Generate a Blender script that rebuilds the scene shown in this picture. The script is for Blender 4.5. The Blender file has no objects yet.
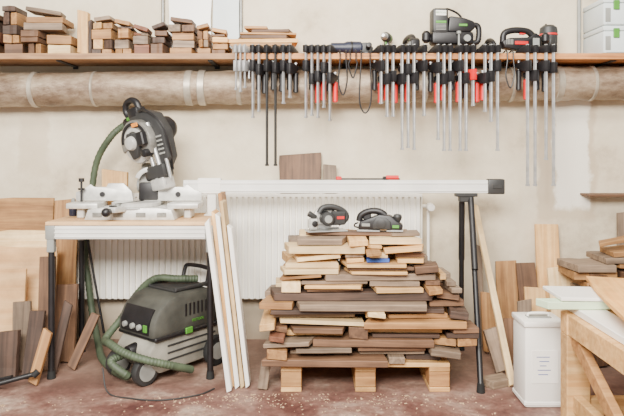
import bpy, bmesh, math, random
from mathutils import Vector, Matrix, Euler
random.seed(7)
F=606.67; H=1.185; HY=150.0
WALL=3.8
def X(px,D): return (px-312)*D/F
def Z(py,D): return H-(py-HY)*D/F
R=math.radians
scene=bpy.context.scene
COL=scene.collection

# ------------------------------------------------------------ materials
def lin(c):
    o=[]
    for v in c[:3]:
        v=v/255.0
        o.append(v/12.92 if v<=0.04045 else ((v+0.055)/1.055)**2.4)
    return (o[0],o[1],o[2],1.0)
def newmat(name):
    m=bpy.data.materials.new(name); m.use_nodes=True
    nt=m.node_tree
    return m,nt,nt.nodes['Principled BSDF']
def mat(name,col,rough=0.5,metal=0.0,var=0.12,scale=14.0,bump=0.0,alpha=None):
    m,nt,b=newmat(name)
    N=nt.nodes; L=nt.links
    tc=N.new('ShaderNodeTexCoord'); no=N.new('ShaderNodeTexNoise')
    no.inputs['Scale'].default_value=scale; no.inputs['Detail'].default_value=5
    L.new(tc.outputs['Object'],no.inputs['Vector'])
    r=N.new('ShaderNodeValToRGB'); c=lin(col)
    r.color_ramp.elements[0].position=0.3; r.color_ramp.elements[1].position=0.7
    r.color_ramp.elements[0].color=tuple(max(0,v*(1-var*1.6)) for v in c[:3])+(1,)
    r.color_ramp.elements[1].color=tuple(min(1,v*(1+var)) for v in c[:3])+(1,)
    L.new(no.outputs['Fac'],r.inputs['Fac']); L.new(r.outputs['Color'],b.inputs['Base Color'])
    b.inputs['Roughness'].default_value=rough; b.inputs['Metallic'].default_value=metal
    if bump>0:
        bp=N.new('ShaderNodeBump'); bp.inputs['Strength'].default_value=bump; bp.inputs['Distance'].default_value=0.01
        L.new(no.outputs['Fac'],bp.inputs['Height']); L.new(bp.outputs['Normal'],b.inputs['Normal'])
    return m
def wood(name,dark,light,rough=0.65,gscale=1.0,vary=0.22):
    m,nt,b=newmat(name); N=nt.nodes; L=nt.links
    tc=N.new('ShaderNodeTexCoord'); oi=N.new('ShaderNodeObjectInfo')
    mu=N.new('ShaderNodeMath'); mu.operation='MULTIPLY'; mu.inputs[1].default_value=37.0
    L.new(oi.outputs['Random'],mu.inputs[0])
    ad=N.new('ShaderNodeVectorMath'); ad.operation='ADD'
    L.new(tc.outputs['Object'],ad.inputs[0]); L.new(mu.outputs[0],ad.inputs[1])
    mp=N.new('ShaderNodeMapping'); mp.inputs['Scale'].default_value=(1.6*gscale,26*gscale,26*gscale)
    L.new(ad.outputs[0],mp.inputs['Vector'])
    no=N.new('ShaderNodeTexNoise'); no.inputs['Scale'].default_value=1.7; no.inputs['Detail'].default_value=7; no.inputs['Distortion'].default_value=0.7
    L.new(mp.outputs[0],no.inputs['Vector'])
    r=N.new('ShaderNodeValToRGB'); r.color_ramp.elements[0].position=0.32; r.color_ramp.elements[1].position=0.68
    r.color_ramp.elements[0].color=lin(dark); r.color_ramp.elements[1].color=lin(light)
    L.new(no.outputs['Fac'],r.inputs['Fac'])
    n2=N.new('ShaderNodeTexNoise'); n2.inputs['Scale'].default_value=5.0; n2.inputs['Detail'].default_value=6; n2.inputs['Roughness'].default_value=0.65
    L.new(ad.outputs[0],n2.inputs['Vector'])
    mr=N.new('ShaderNodeMapRange'); mr.inputs['From Min'].default_value=0.3; mr.inputs['From Max'].default_value=0.7
    mr.inputs['To Min'].default_value=0.68; mr.inputs['To Max'].default_value=1.12
    L.new(n2.outputs['Fac'],mr.inputs['Value'])
    rr=N.new('ShaderNodeMapRange'); rr.inputs['To Min'].default_value=1-vary; rr.inputs['To Max'].default_value=1+vary
    L.new(oi.outputs['Random'],rr.inputs['Value'])
    m2=N.new('ShaderNodeMath'); m2.operation='MULTIPLY'
    L.new(mr.outputs[0],m2.inputs[0]); L.new(rr.outputs[0],m2.inputs[1])
    hs=N.new('ShaderNodeHueSaturation'); L.new(r.outputs['Color'],hs.inputs['Color']); L.new(m2.outputs[0],hs.inputs['Value'])
    L.new(hs.outputs['Color'],b.inputs['Base Color'])
    b.inputs['Roughness'].default_value=rough
    bp=N.new('ShaderNodeBump'); bp.inputs['Strength'].default_value=0.25; bp.inputs['Distance'].default_value=0.003
    L.new(no.outputs['Fac'],bp.inputs['Height']); L.new(bp.outputs['Normal'],b.inputs['Normal'])
    return m
PINE=wood('pine',(202,150,90),(232,188,126))
PALE=wood('pale_birch',(216,180,126),(240,210,160))
OAK=wood('oak',(142,98,58),(184,138,86))
BROWN=wood('brown_timber',(88,62,44),(126,92,66))
DARK=wood('dark_walnut',(56,42,34),(88,66,54))
GREY=wood('weathered_timber',(104,86,70),(148,126,104))
RED=wood('reddish_mahogany',(100,60,42),(140,90,64))
BLUEW=wood('blue_painted_wood',(30,62,140),(54,90,170),vary=0.02)
ORANGE=wood('orange_plywood',(226,158,80),(244,188,112),vary=0.05)
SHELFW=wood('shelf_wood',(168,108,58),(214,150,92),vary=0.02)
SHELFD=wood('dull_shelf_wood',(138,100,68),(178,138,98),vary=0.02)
PLY=wood('plywood',(202,154,102),(228,188,136),gscale=0.4,vary=0.05)
WHITE=mat('white_paint',(238,234,226),0.45,var=0.05,scale=3)
CREAM=mat('white_melamine',(244,240,232),0.35,var=0.03,scale=3)
ALU=mat('white_aluminium',(228,226,220),0.35,0.12,var=0.08,scale=5)
STEEL=mat('steel',(196,196,194),0.35,0.7,var=0.1,scale=20)
CLST=mat('dull_clamp_steel',(178,178,178),0.4,0.5,var=0.14,scale=20)
CAST=mat('cast_aluminium',(202,200,194),0.42,0.35,var=0.12,scale=30)
CASTD=mat('worn_cast_aluminium',(138,136,130),0.42,0.45,var=0.24,scale=30)
BLACK=mat('black_plastic',(22,20,22),0.45,var=0.25,scale=20)
DGREY=mat('dark_grey_plastic',(46,46,46),0.5,var=0.15,scale=12)
VGREY=mat('vacuum_grey',(66,66,60),0.6,var=0.32,scale=8)
VPALE=mat('dusty_container_plastic',(146,142,130),0.65,var=0.26,scale=7)
LGREY=mat('light_grey_plastic',(140,141,136),0.5,var=0.12,scale=10)
CASEG=mat('pale_case_plastic',(206,214,214),0.5,var=0.05,scale=6)
GREEN=mat('green_plastic',(76,136,48),0.45,var=0.08)
PGREEN=mat('pale_green_paint',(206,226,190),0.5,var=0.06,scale=6)
HOSE=mat('green_grey_hose',(68,80,60),0.6,var=0.22,scale=16)
REDP=mat('red_plastic',(204,22,24),0.45,var=0.1)
BLUE=mat('blue_plastic',(40,72,150),0.5,var=0.12)
NAVY=mat('navy_plastic',(34,38,56),0.45,var=0.15)
YEL=mat('amber_label',(220,136,44),0.5,var=0.1)
def pipe_material():
    m,nt,b=newmat('stained_pipe_lagging'); N=nt.nodes; L=nt.links
    tc=N.new('ShaderNodeTexCoord'); mp=N.new('ShaderNodeMapping'); mp.inputs['Scale'].default_value=(0.7,1,1.5)
    L.new(tc.outputs['Object'],mp.inputs['Vector'])
    n1=N.new('ShaderNodeTexNoise'); n1.inputs['Scale'].default_value=6; n1.inputs['Detail'].default_value=10; n1.inputs['Roughness'].default_value=0.74
    L.new(mp.outputs[0],n1.inputs['Vector'])
    r=N.new('ShaderNodeValToRGB'); e=r.color_ramp.elements
    e[0].position=0.34; e[0].color=lin((96,76,60)); e[1].position=0.68; e[1].color=lin((180,164,144))
    q=e.new(0.45); q.color=lin((130,110,90)); q=e.new(0.55); q.color=lin((156,138,116))
    L.new(n1.outputs['Fac'],r.inputs['Fac']); L.new(r.outputs['Color'],b.inputs['Base Color'])
    b.inputs['Roughness'].default_value=0.42; b.inputs['Metallic'].default_value=0.25
    bp=N.new('ShaderNodeBump'); bp.inputs['Strength'].default_value=0.6; bp.inputs['Distance'].default_value=0.02
    L.new(n1.outputs['Fac'],bp.inputs['Height']); L.new(bp.outputs['Normal'],b.inputs['Normal'])
    return m
PIPEM=pipe_material()
BAND=mat('tin_band',(176,166,150),0.4,0.4,var=0.2)
RAD=mat('radiator_enamel',(246,242,232),0.4,var=0.03,scale=2)
RUB=mat('black_rubber',(22,22,22),0.8,var=0.2)
DUST=mat('sawdust',(196,164,130),0.9,var=0.3,scale=60)

# ------------------------------------------------------------ mesh builder
def catmull(pts,res):
    P=[Vector(p) for p in pts]
    if len(P)==2: return [P[0].lerp(P[1],i/res) for i in range(res+1)]
    Q=[2*P[0]-P[1]]+P+[2*P[-1]-P[-2]]; out=[]
    for i in range(1,len(Q)-2):
        a,b,c,d=Q[i-1],Q[i],Q[i+1],Q[i+2]
        for k in range(res):
            t=k/res
            out.append(0.5*((2*b)+(c-a)*t+(2*a-5*b+4*c-d)*t*t+(3*b-a-3*c+d)*t**3))
    out.append(P[-1]); return out
class B:
    def __init__(s): s.bm=bmesh.new()
    def _m(s,b2,M=None):
        if M is not None: b2.transform(M)
        me=bpy.data.meshes.new('tmp'); b2.to_mesh(me); b2.free(); s.bm.from_mesh(me); bpy.data.meshes.remove(me); return s
    def box(s,c,size,rot=(0,0,0),bev=0.003,seg=1,top=1.0,topy=None):
        b=bmesh.new(); bmesh.ops.create_cube(b,size=1)
        ty=top if topy is None else topy
        for v in b.verts:
            k=top if v.co.z>0 else 1; ky=ty if v.co.z>0 else 1
            v.co=Vector((v.co.x*size[0]*k,v.co.y*size[1]*ky,v.co.z*size[2]))
        if bev>0:
            bev=min(bev,min(size)*0.45)
            bmesh.ops.bevel(b,geom=list(b.edges),offset=bev,segments=seg,affect='EDGES',profile=0.5)
        return s._m(b,Matrix.Translation(c)@Euler(rot).to_matrix().to_4x4())
    def cyl(s,a,b_,r,r2=None,n=20,bev=0.0):
        a=Vector(a); b_=Vector(b_); d=b_-a; b=bmesh.new()
        bmesh.ops.create_cone(b,cap_ends=True,segments=n,radius1=r,radius2=r if r2 is None else r2,depth=d.length)
        if bev>0:
            ed=[e for e in b.edges if abs(e.verts[0].co.z-e.verts[1].co.z)<1e-6]
            bmesh.ops.bevel(b,geom=ed,offset=bev,segments=2,affect='EDGES',profile=0.5)
        return s._m(b,Matrix.Translation((a+b_)/2)@d.to_track_quat('Z','Y').to_matrix().to_4x4())
    def sph(s,c,r,sc=(1,1,1),n=16):
        b=bmesh.new(); bmesh.ops.create_uvsphere(b,u_segments=n,v_segments=n//2,radius=r)
        return s._m(b,Matrix.Translation(c)@Matrix.Diagonal((sc[0],sc[1],sc[2],1)))
    def tube(s,pts,r,n=10,res=8,rib=0.0):
        P=catmull(pts,res); b=bmesh.new(); up=None; rings=[]
        for i,p in enumerate(P):
            t=(P[min(i+1,len(P)-1)]-P[max(i-1,0)]).normalized()
            if up is None:
                up=Vector((0,0,1)) if abs(t.z)<0.9 else Vector((1,0,0))
            up=(up-t*up.dot(t)).normalized(); sd=t.cross(up)
            rr=r*(1+rib*(1 if i%2 else -1))
            rings.append([b.verts.new(p+(up*math.cos(2*math.pi*k/n)+sd*math.sin(2*math.pi*k/n))*rr) for k in range(n)])
        for i in range(len(rings)-1):
            for k in range(n):
                b.faces.new((rings[i][k],rings[i][(k+1)%n],rings[i+1][(k+1)%n],rings[i+1][k]))
        b.faces.new(rings[0][::-1]); b.faces.new(rings[-1])
        bmesh.ops.recalc_face_normals(b,faces=b.faces)
        return s._m(b)
    def prism(s,pts,t0,t1,axis='Y',bev=0.0,M=None):
        b=bmesh.new()
        def mk(u,v,t): return {'Y':(u,t,v),'X':(t,u,v),'Z':(u,v,t)}[axis]
        a=[b.verts.new(mk(u,v,t0)) for u,v in pts]; c=[b.verts.new(mk(u,v,t1)) for u,v in pts]
        n=len(pts); b.faces.new(a[::-1]); b.faces.new(c)
        for i in range(n): b.faces.new((a[i],a[(i+1)%n],c[(i+1)%n],c[i]))
        bmesh.ops.recalc_face_normals(b,faces=b.faces)
        if bev>0: bmesh.ops.bevel(b,geom=list(b.edges),offset=bev,segments=2,affect='EDGES',profile=0.5)
        return s._m(b,M)
    def lathe(s,prof,c=(0,0,0),axis='Z',n=28):
        b=bmesh.new(); rings=[]
        for r,z in prof:
            rings.append([b.verts.new((max(r,1e-4)*math.cos(2*math.pi*k/n),max(r,1e-4)*math.sin(2*math.pi*k/n),z)) for k in range(n)])
        for i in range(len(rings)-1):
            for k in range(n): b.faces.new((rings[i][k],rings[i][(k+1)%n],rings[i+1][(k+1)%n],rings[i+1][k]))
        b.faces.new(rings[0][::-1]); b.faces.new(rings[-1])
        bmesh.ops.recalc_face_normals(b,faces=b.faces)
        M=Matrix.Translation(c)
        if axis=='Y': M=M@Matrix.Rotation(R(-90),4,'X')
        if axis=='X': M=M@Matrix.Rotation(R(90),4,'Y')
        return s._m(b,M)
    def xf(s,M):
        s.bm.transform(M)
        if M.determinant()<0: bmesh.ops.reverse_faces(s.bm,faces=s.bm.faces)
        return s
    def mesh(s,name,m,smooth=True):
        me=bpy.data.meshes.new(name); s.bm.to_mesh(me); s.bm.free()
        me.materials.append(m)
        if smooth:
            me.shade_smooth(); me.set_sharp_from_angle(angle=R(32))
        return me
def meta(o,label=None,cat=None,group=None,kind=None):
    if label: o['label']=label
    if cat: o['category']=cat
    if group: o['group']=group
    if kind: o['kind']=kind
def link(o): COL.objects.link(o); return o
def solo(b,name,m,label,cat,loc=(0,0,0),rot=(0,0,0),group=None,kind=None,smooth=True):
    o=link(bpy.data.objects.new(name,b.mesh(name,m,smooth))); o.location=loc; o.rotation_euler=rot
    meta(o,label,cat,group,kind); return o
def root(name,label,cat,loc=(0,0,0),rot=(0,0,0),group=None,scale=1.0):
    o=link(bpy.data.objects.new(name,None)); o.empty_display_size=0.05; o.location=loc; o.rotation_euler=rot
    o.scale=(scale,)*3; meta(o,label,cat,group); return o
def part(b,name,m,parent,label=None,smooth=True,kind=None):
    o=link(bpy.data.objects.new(name,b.mesh(name,m,smooth))); o.parent=parent; meta(o,label,kind=kind); return o
def wpart(b,name,m,parent,**k):
    b.xf(Matrix.Translation(-Vector(parent.location))); return part(b,name,m,parent,**k)
def text(body,size,parent,loc,rot,m,name='lettering',depth=0.0008):
    c=bpy.data.curves.new('t','FONT'); c.body=body; c.size=size; c.extrude=depth; c.align_x='CENTER'; c.align_y='CENTER'
    t=bpy.data.objects.new('t',c); COL.objects.link(t); bpy.context.view_layer.update()
    me=bpy.data.meshes.new_from_object(t.evaluated_get(bpy.context.evaluated_depsgraph_get())); me.name=name
    bpy.data.objects.remove(t); me.materials.clear(); me.materials.append(m)
    o=link(bpy.data.objects.new(name,me)); o.parent=parent; o.location=loc; o.rotation_euler=rot; return o

# ------------------------------------------------------------ boards
def board_mesh(L,Wd,T,rough=0.002,warp=0.0,rag=1.0):
    b=bmesh.new(); n=5
    sk0=random.uniform(-1,1)*min(0.022,L*0.08)*rag; sk1=random.uniform(-1,1)*min(0.022,L*0.08)*rag
    rings=[]
    for i in range(n):
        t=i/(n-1); x=-L/2+L*t; row=[]
        w=Wd/2*(1-random.uniform(0,0.06)); off=warp*math.sin(t*math.pi)
        for sy,sz in ((-1,-1),(1,-1),(1,1),(-1,1)):
            xx=x+(sk0*sy if i==0 else (sk1*sy if i==n-1 else 0))
            zz=sz*T/2 - (random.uniform(0,0.10)*T if sz>0 else 0)
            row.append(b.verts.new((xx,sy*w+off,zz)))
        rings.append(row)
    for i in range(n-1):
        for k in range(4): b.faces.new((rings[i][k],rings[i][(k+1)%4],rings[i+1][(k+1)%4],rings[i+1][k]))
    b.faces.new(rings[0][::-1]); b.faces.new(rings[-1])
    bmesh.ops.recalc_face_normals(b,faces=b.faces)
    ed=[e for e in b.edges if len(e.link_faces)==2 and e.calc_face_angle()>0.7]
    bmesh.ops.bevel(b,geom=ed,offset=min(0.0025,T*0.15),segments=1,affect='EDGES')
    B_=B(); B_._m(b); return B_
TONE={'pine':'pale pine','pale_birch':'pale cream-coloured','oak':'tan oak','brown_timber':'brown','dark_walnut':'dark brown','weathered_timber':'weathered grey-brown','reddish_mahogany':'reddish brown','orange_plywood':'orange-toned plywood','plywood':'light plywood','white_melamine':'white-faced','white_paint':'white-painted','pale_green_paint':'pale green','blue_painted_wood':'blue-painted','white_aluminium':'white'}
def board(name,L,Wd,T,loc,rot,m,label,cat,group=None,warp=0.0):
    return solo(board_mesh(L,Wd,T,warp=warp),name,m,label,cat,loc,rot,group,smooth=False)
def upright(name,xc,w,h,t,yb,lean,m,label,cat='board',roll=0,yaw=0,zb=0.0,group=None,flatgrain=False):
    o=solo(board_mesh(w,h,t,rag=0.3) if flatgrain else board_mesh(h,w,t,rag=0.5),name,m,label,cat,group=group,smooth=False)
    if flatgrain: A=Matrix(((1,0,0,0),(0,0,-1,0),(0,1,0,0),(0,0,0,1)))
    else:
        A=Matrix(((0,1,0,0),(0,0,-1,0),(1,0,0,0),(0,0,0,1)))
        if A.to_3x3().determinant()<0: A=Matrix(((0,-1,0,0),(0,0,-1,0),(1,0,0,0),(0,0,0,1)))
    Rm=Matrix.Rotation(R(yaw),4,'Z')@Matrix.Rotation(R(roll),4,'Y')@Matrix.Rotation(R(-lean),4,'X')@A
    vs=[Rm@v.co for v in o.data.vertices]; zm=min(v.z for v in vs)
    low=[v for v in vs if v.z<zm+0.02]
    ym=sum(v.y for v in low)/len(low); xm=sum(v.x for v in low)/len(low)
    if roll==0: xm=0
    o.matrix_world=Matrix.Translation((xc-xm,yb-ym,zb-zm+0.0005))@Rm
    return o

# ============================================================ ROOM
def wall_material():
    m,nt,b=newmat('old_cream_plaster'); N=nt.nodes; L=nt.links
    tc=N.new('ShaderNodeTexCoord')
    n1=N.new('ShaderNodeTexNoise'); n1.inputs['Scale'].default_value=1.4; n1.inputs['Detail'].default_value=10; n1.inputs['Roughness'].default_value=0.7
    L.new(tc.outputs['Object'],n1.inputs['Vector'])
    r=N.new('ShaderNodeValToRGB'); e=r.color_ramp.elements
    e[0].position=0.34; e[0].color=lin((176,160,136)); e[1].position=0.62; e[1].color=lin((224,212,188))
    q=e.new(0.45); q.color=lin((208,194,168))
    L.new(n1.outputs['Fac'],r.inputs['Fac'])
    sp=N.new('ShaderNodeSeparateXYZ'); L.new(tc.outputs['Object'],sp.inputs[0])
    n2=N.new('ShaderNodeTexNoise'); n2.inputs['Scale'].default_value=5; n2.inputs['Detail'].default_value=8; n2.inputs['Roughness'].default_value=0.65
    L.new(tc.outputs['Object'],n2.inputs['Vector'])
    def band(sock,c,hw,soft):
        a=N.new('ShaderNodeMath'); a.operation='SUBTRACT'; L.new(sock,a.inputs[0]); a.inputs[1].default_value=c
        a2=N.new('ShaderNodeMath'); a2.operation='ABSOLUTE'; L.new(a.outputs[0],a2.inputs[0])
        s=N.new('ShaderNodeMath'); s.operation='MULTIPLY_ADD'; L.new(n2.outputs['Fac'],s.inputs[0]); s.inputs[1].default_value=0.16; L.new(a2.outputs[0],s.inputs[2])
        mr=N.new('ShaderNodeMapRange'); mr.inputs['From Min'].default_value=hw+0.08; mr.inputs['From Max'].default_value=hw+0.08+soft
        mr.inputs['To Min'].default_value=1; mr.inputs['To Max'].default_value=0; L.new(s.outputs[0],mr.inputs['Value']); return mr.outputs[0]
    def patch(cx,hx,cz,hz,col,prev,f):
        mm=N.new('ShaderNodeMath'); mm.operation='MULTIPLY'
        L.new(band(sp.outputs['X'],cx,hx,0.02),mm.inputs[0]); L.new(band(sp.outputs['Z'],cz,hz,0.04),mm.inputs[1])
        mx=N.new('ShaderNodeMix'); mx.data_type='RGBA'; mx.inputs['B'].default_value=lin(col)
        k=N.new('ShaderNodeMath'); k.operation='MULTIPLY'; k.inputs[1].default_value=f; L.new(mm.outputs[0],k.inputs[0])
        L.new(k.outputs[0],mx.inputs['Factor']); L.new(prev,mx.inputs['A']); return mx.outputs['Result']
    c=patch(1.60,0.17,-0.28,0.46,(190,172,146),r.outputs['Color'],0.75)
    c=patch(1.63,0.10,-0.26,0.40,(238,232,218),c,0.9)
    c=patch(-1.75,0.09,-0.28,0.16,(192,174,146),c,0.5)
    low=N.new('ShaderNodeMapRange'); low.inputs['From Min'].default_value=-1.5; low.inputs['From Max'].default_value=-0.9; low.inputs['To Min'].default_value=0.75; low.inputs['To Max'].default_value=0.0  # shade low on the wall, painted into the plaster colour
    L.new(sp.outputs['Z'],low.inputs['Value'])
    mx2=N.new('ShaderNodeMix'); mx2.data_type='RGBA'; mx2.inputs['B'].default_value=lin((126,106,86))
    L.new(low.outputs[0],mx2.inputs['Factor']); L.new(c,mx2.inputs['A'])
    L.new(mx2.outputs['Result'],b.inputs['Base Color']); b.inputs['Roughness'].default_value=0.85
    bp=N.new('ShaderNodeBump'); bp.inputs['Strength'].default_value=0.35; bp.inputs['Distance'].default_value=0.02
    L.new(n1.outputs['Fac'],bp.inputs['Height']); L.new(bp.outputs['Normal'],b.inputs['Normal'])
    return m
def floor_material():
    m,nt,b=newmat('worn_red_concrete'); N=nt.nodes; L=nt.links
    tc=N.new('ShaderNodeTexCoord')
    n1=N.new('ShaderNodeTexNoise'); n1.inputs['Scale'].default_value=3.0; n1.inputs['Detail'].default_value=11; n1.inputs['Roughness'].default_value=0.7; n1.inputs['Distortion'].default_value=0.3
    L.new(tc.outputs['Object'],n1.inputs['Vector'])
    r=N.new('ShaderNodeValToRGB'); e=r.color_ramp.elements
    e[0].position=0.36; e[0].color=lin((76,42,38)); e[1].position=0.67; e[1].color=lin((168,146,130))
    q=e.new(0.46); q.color=lin((104,70,62)); q=e.new(0.55); q.color=lin((128,98,86))
    L.new(n1.outputs['Fac'],r.inputs['Fac'])
    n2=N.new('ShaderNodeTexNoise'); n2.inputs['Scale'].default_value=40; n2.inputs['Detail'].default_value=6
    L.new(tc.outputs['Object'],n2.inputs['Vector'])
    r2=N.new('ShaderNodeMapRange'); r2.inputs['From Min'].default_value=0.35; r2.inputs['From Max'].default_value=0.7; r2.inputs['To Min'].default_value=0.80; r2.inputs['To Max'].default_value=1.26
    L.new(n2.outputs['Fac'],r2.inputs['Value'])
    hs=N.new('ShaderNodeHueSaturation'); L.new(r.outputs['Color'],hs.inputs['Color']); L.new(r2.outputs[0],hs.inputs['Value'])
    sp=N.new('ShaderNodeSeparateXYZ'); L.new(tc.outputs['Object'],sp.inputs[0])
    dz=N.new('ShaderNodeMapRange'); dz.inputs['From Min'].default_value=2.85; dz.inputs['From Max'].default_value=3.3; dz.inputs['To Min'].default_value=0.0; dz.inputs['To Max'].default_value=0.55
    L.new(sp.outputs['Y'],dz.inputs['Value'])
    mx=N.new('ShaderNodeMix'); mx.data_type='RGBA'; mx.inputs['B'].default_value=lin((130,108,92))
    L.new(dz.outputs[0],mx.inputs['Factor']); L.new(hs.outputs['Color'],mx.inputs['A'])
    L.new(mx.outputs['Result'],b.inputs['Base Color']); b.inputs['Roughness'].default_value=0.6
    return m
WM=wall_material(); FM=floor_material()
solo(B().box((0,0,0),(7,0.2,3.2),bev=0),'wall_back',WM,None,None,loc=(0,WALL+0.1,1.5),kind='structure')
solo(B().box((0,1.3,-0.05),(7,5.4,0.1),bev=0),'floor',FM,None,None,kind='structure')

# ============================================================ SHELF + PIPE
SH=root('wall_shelf','long wooden wall shelf full of offcuts and power tools','shelf',(0,3.65,1.709))
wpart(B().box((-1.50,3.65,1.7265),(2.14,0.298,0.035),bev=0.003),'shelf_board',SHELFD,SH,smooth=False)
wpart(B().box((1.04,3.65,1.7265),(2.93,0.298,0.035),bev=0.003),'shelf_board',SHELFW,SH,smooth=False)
for px in (70,215,345,500,600):
    x=X(px,3.7)
    wpart(B().box((x,3.79,1.7),(0.03,0.012,0.02),bev=0.002).box((x,3.66,1.7045),(0.03,0.26,0.006),bev=0.001),'shelf_bracket',DGREY,SH)
zl=Z(90,3.68); zr=Z(83,3.68)
def pz(x): return zl+(zr-zl)*(x+1.9)/3.8
PI=root('heating_pipe','thick horizontal lagged pipe, dented and stained brown-grey','pipe',(0,3.682,pz(0)))
rr=random.Random(3); x=-2.9
prof=[]
while x<2.9:
    prof.append((0.103+rr.uniform(-0.0055,0.003),x)); x+=0.06
ang=math.atan2(zr-zl,3.8)
b=B().lathe(prof,(0,0,0),'X',n=32); b.xf(Matrix.Rotation(-ang,4,'Y'))
part(b,'pipe_body',PIPEM,PI)
for px,w_ in ((36,0.014),(96,0.008),(190,0.022),(203,0.022),(240,0.014),(424,0.012),(510,0.010),(556,0.020),(590,0.010)):
    x=X(px,3.68)
    b=B().lathe([(0.104,-w_),(0.1085,-w_+0.004),(0.1085,w_-0.004),(0.104,w_)],(0,0,0),'X',n=32)
    b.xf(Matrix.Translation((x,0,pz(x)-pz(0))))
    part(b,'pipe_collar',BAND,PI,label='metal band around the pipe')

# ============================================================ RADIATOR
rx0,rx1=X(78,3.7),X(421,3.7); rz1=0.92; rz0=0.28; rw=rx1-rx0
RA=root('radiator','long white ribbed panel radiator fixed below the shelf','radiator',((rx0+rx1)/2,3.74,rz0))
pts=[]; n=int(rw/0.036)
pit=rw/n
for i in range(n):
    x=rx0+i*pit
    pts+=[(x+0.002,3.70),(x+0.006,3.685),(x+pit-0.010,3.685),(x+pit-0.006,3.70)]
pts+=[(rx1,3.71),(rx0,3.71)]
wpart(B().prism(pts,rz0,rz1-0.02,'Z'),'front_panel',RAD,RA)
wpart(B().box(((rx0+rx1)/2,3.765,(rz0+rz1)/2),(rw,0.012,rz1-rz0-0.04),bev=0.003),'rear_panel',RAD,RA)
b=B().box(((rx0+rx1)/2,3.69,rz1-0.012),(rw+0.01,0.008,0.02),bev=0.002).box(((rx0+rx1)/2,3.772,rz1-0.012),(rw+0.01,0.008,0.02),bev=0.002)
for i in range(60):
    x=rx0+(i+0.5)*rw/60; b.box((x,3.73,rz1-0.008),(0.012,0.08,0.006),bev=0)
wpart(b,'top_grille',RAD,RA)
for x in (rx0-0.003,rx1+0.003): wpart(B().box((x,3.73,(rz0+rz1)/2),(0.006,0.092,rz1-rz0),bev=0.002),'side_cover',RAD,RA)
xv=rx1+0.05
wpart(B().cyl((rx1,3.73,0.84),(xv+0.01,3.73,0.84),0.011).cyl((xv,3.73,0.86),(xv,3.73,0.005),0.009).cyl((rx1,3.73,0.33),(xv+0.04,3.73,0.33),0.009).cyl((xv+0.04,3.73,0.33),(xv+0.04,3.73,0.005),0.009),'supply_pipe',RAD,RA)
wpart(B().cyl((xv,3.72,0.84),(xv,3.69,0.84),0.014).cyl((xv,3.69,0.84),(xv,3.63,0.84),0.026,0.022,bev=0.004),'thermostat_valve',WHITE,RA,label='round white thermostat knob')

# ============================================================ LEFT LEANING SHEETS
upright('leaning_board',X(10,3.66),0.50,0.90,0.02,3.62,6,OAK,'worn tan-brown wooden panel leaning on the wall',flatgrain=True)
upright('leaning_board',X(5,3.55),0.50,0.715,0.03,3.55,5,PALE,'pale thick board behind a plywood sheet',flatgrain=True)
upright('leaning_board',X(61,3.58),0.15,0.88,0.02,3.58,6,OAK,'tall oak board leaning beside the radiator')
upright('leaning_sheet',X(6,3.42),0.50,0.635,0.018,3.45,7,PLY,'light tan plywood sheet standing on edge','sheet',flatgrain=True)
upright('leaning_sheet',X(-2,3.3),0.24,0.53,0.02,3.32,6,PLY,'smaller tan plywood sheet leaning on a larger one','sheet',flatgrain=True)
upright('timber_offcut',X(29,3.14),0.08,0.34,0.025,3.14,9,DARK,'dark brown plank standing on the floor','timber',roll=4)
upright('timber_offcut',X(45,3.24),0.09,0.60,0.022,3.24,8,BROWN,'narrow brown board standing upright','timber',roll=-2)
upright('timber_offcut',X(62,3.36),0.12,0.42,0.03,3.38,8,BROWN,'brown offcut leaning under the saw table','timber')
upright('timber_offcut',X(3,3.12),0.14,0.24,0.04,3.12,9,DARK,'dark short plank standing on the floor','timber')
upright('timber_offcut',X(22,3.24),0.10,0.36,0.025,3.24,9,GREY,'grey-brown weathered board standing on the floor','timber',roll=-4)
upright('timber_offcut',X(37,3.06),0.05,0.26,0.03,3.05,12,OAK,'small oak batten standing on the floor','timber',roll=12)
upright('timber_offcut',X(56,3.20),0.05,0.36,0.02,3.20,10,DARK,'thin dark batten standing on the floor','timber',roll=10)
upright('timber_offcut',X(78,3.30),0.05,0.30,0.03,3.26,12,BROWN,'small brown batten leaning under the table','timber',roll=22)
T=root('folding_stand','black metal folding stand foot lying on the floor','stand',(X(6,2.96),2.93,0))
part(B().cyl((-0.16,0,0.02),(0.12,0.08,0.075),0.012),'leg_tube',BLACK,T)
part(B().cyl((-0.16,0.09,0.02),(0.02,0.05,0.07),0.010),'leg_tube',BLACK,T)
part(B().cyl((-0.17,-0.01,0.0015),(-0.155,0.0,0.03),0.016),'rubber_foot',RUB,T)
part(B().cyl((0.11,0.075,0.065),(0.13,0.09,0.085),0.016),'rubber_foot',RUB,T)
part(B().cyl((-0.17,0.09,0.0015),(-0.15,0.09,0.03),0.016),'rubber_foot',RUB,T)

# ============================================================ SAW TABLE
TZ=0.814; tx0,tx1=-1.37,-0.51; ty0,ty1=3.13,3.58
TB=root('saw_table','portable saw table with plywood top, white aluminium frame and black legs','work table',((tx0+tx1)/2,3.355,0))
wpart(B().box(((tx0+tx1)/2,3.355,TZ-0.009),(tx1-tx0+0.01,ty1-ty0+0.01,0.018),bev=0.002),'tabletop',PLY,TB,label='worn plywood top',smooth=False)
AH=0.072
def alurail(a,c,name='frame_rail'):
    a=Vector(a); c=Vector(c); mid=(a+c)/2; d=c-a
    b=B()
    if abs(d.x)>abs(d.y):
        b.box(mid,(abs(d.x),0.03,AH),bev=0.004)
        for k in (-0.024,-0.002,0.020): b.box((mid.x,mid.y-0.0155,mid.z+k),(abs(d.x)-0.01,0.005,0.006),bev=0.001)
    else: b.box(mid,(0.03,abs(d.y),AH),bev=0.004)
    wpart(b,name,ALU,TB)
zr_=TZ-0.018-AH/2
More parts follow.
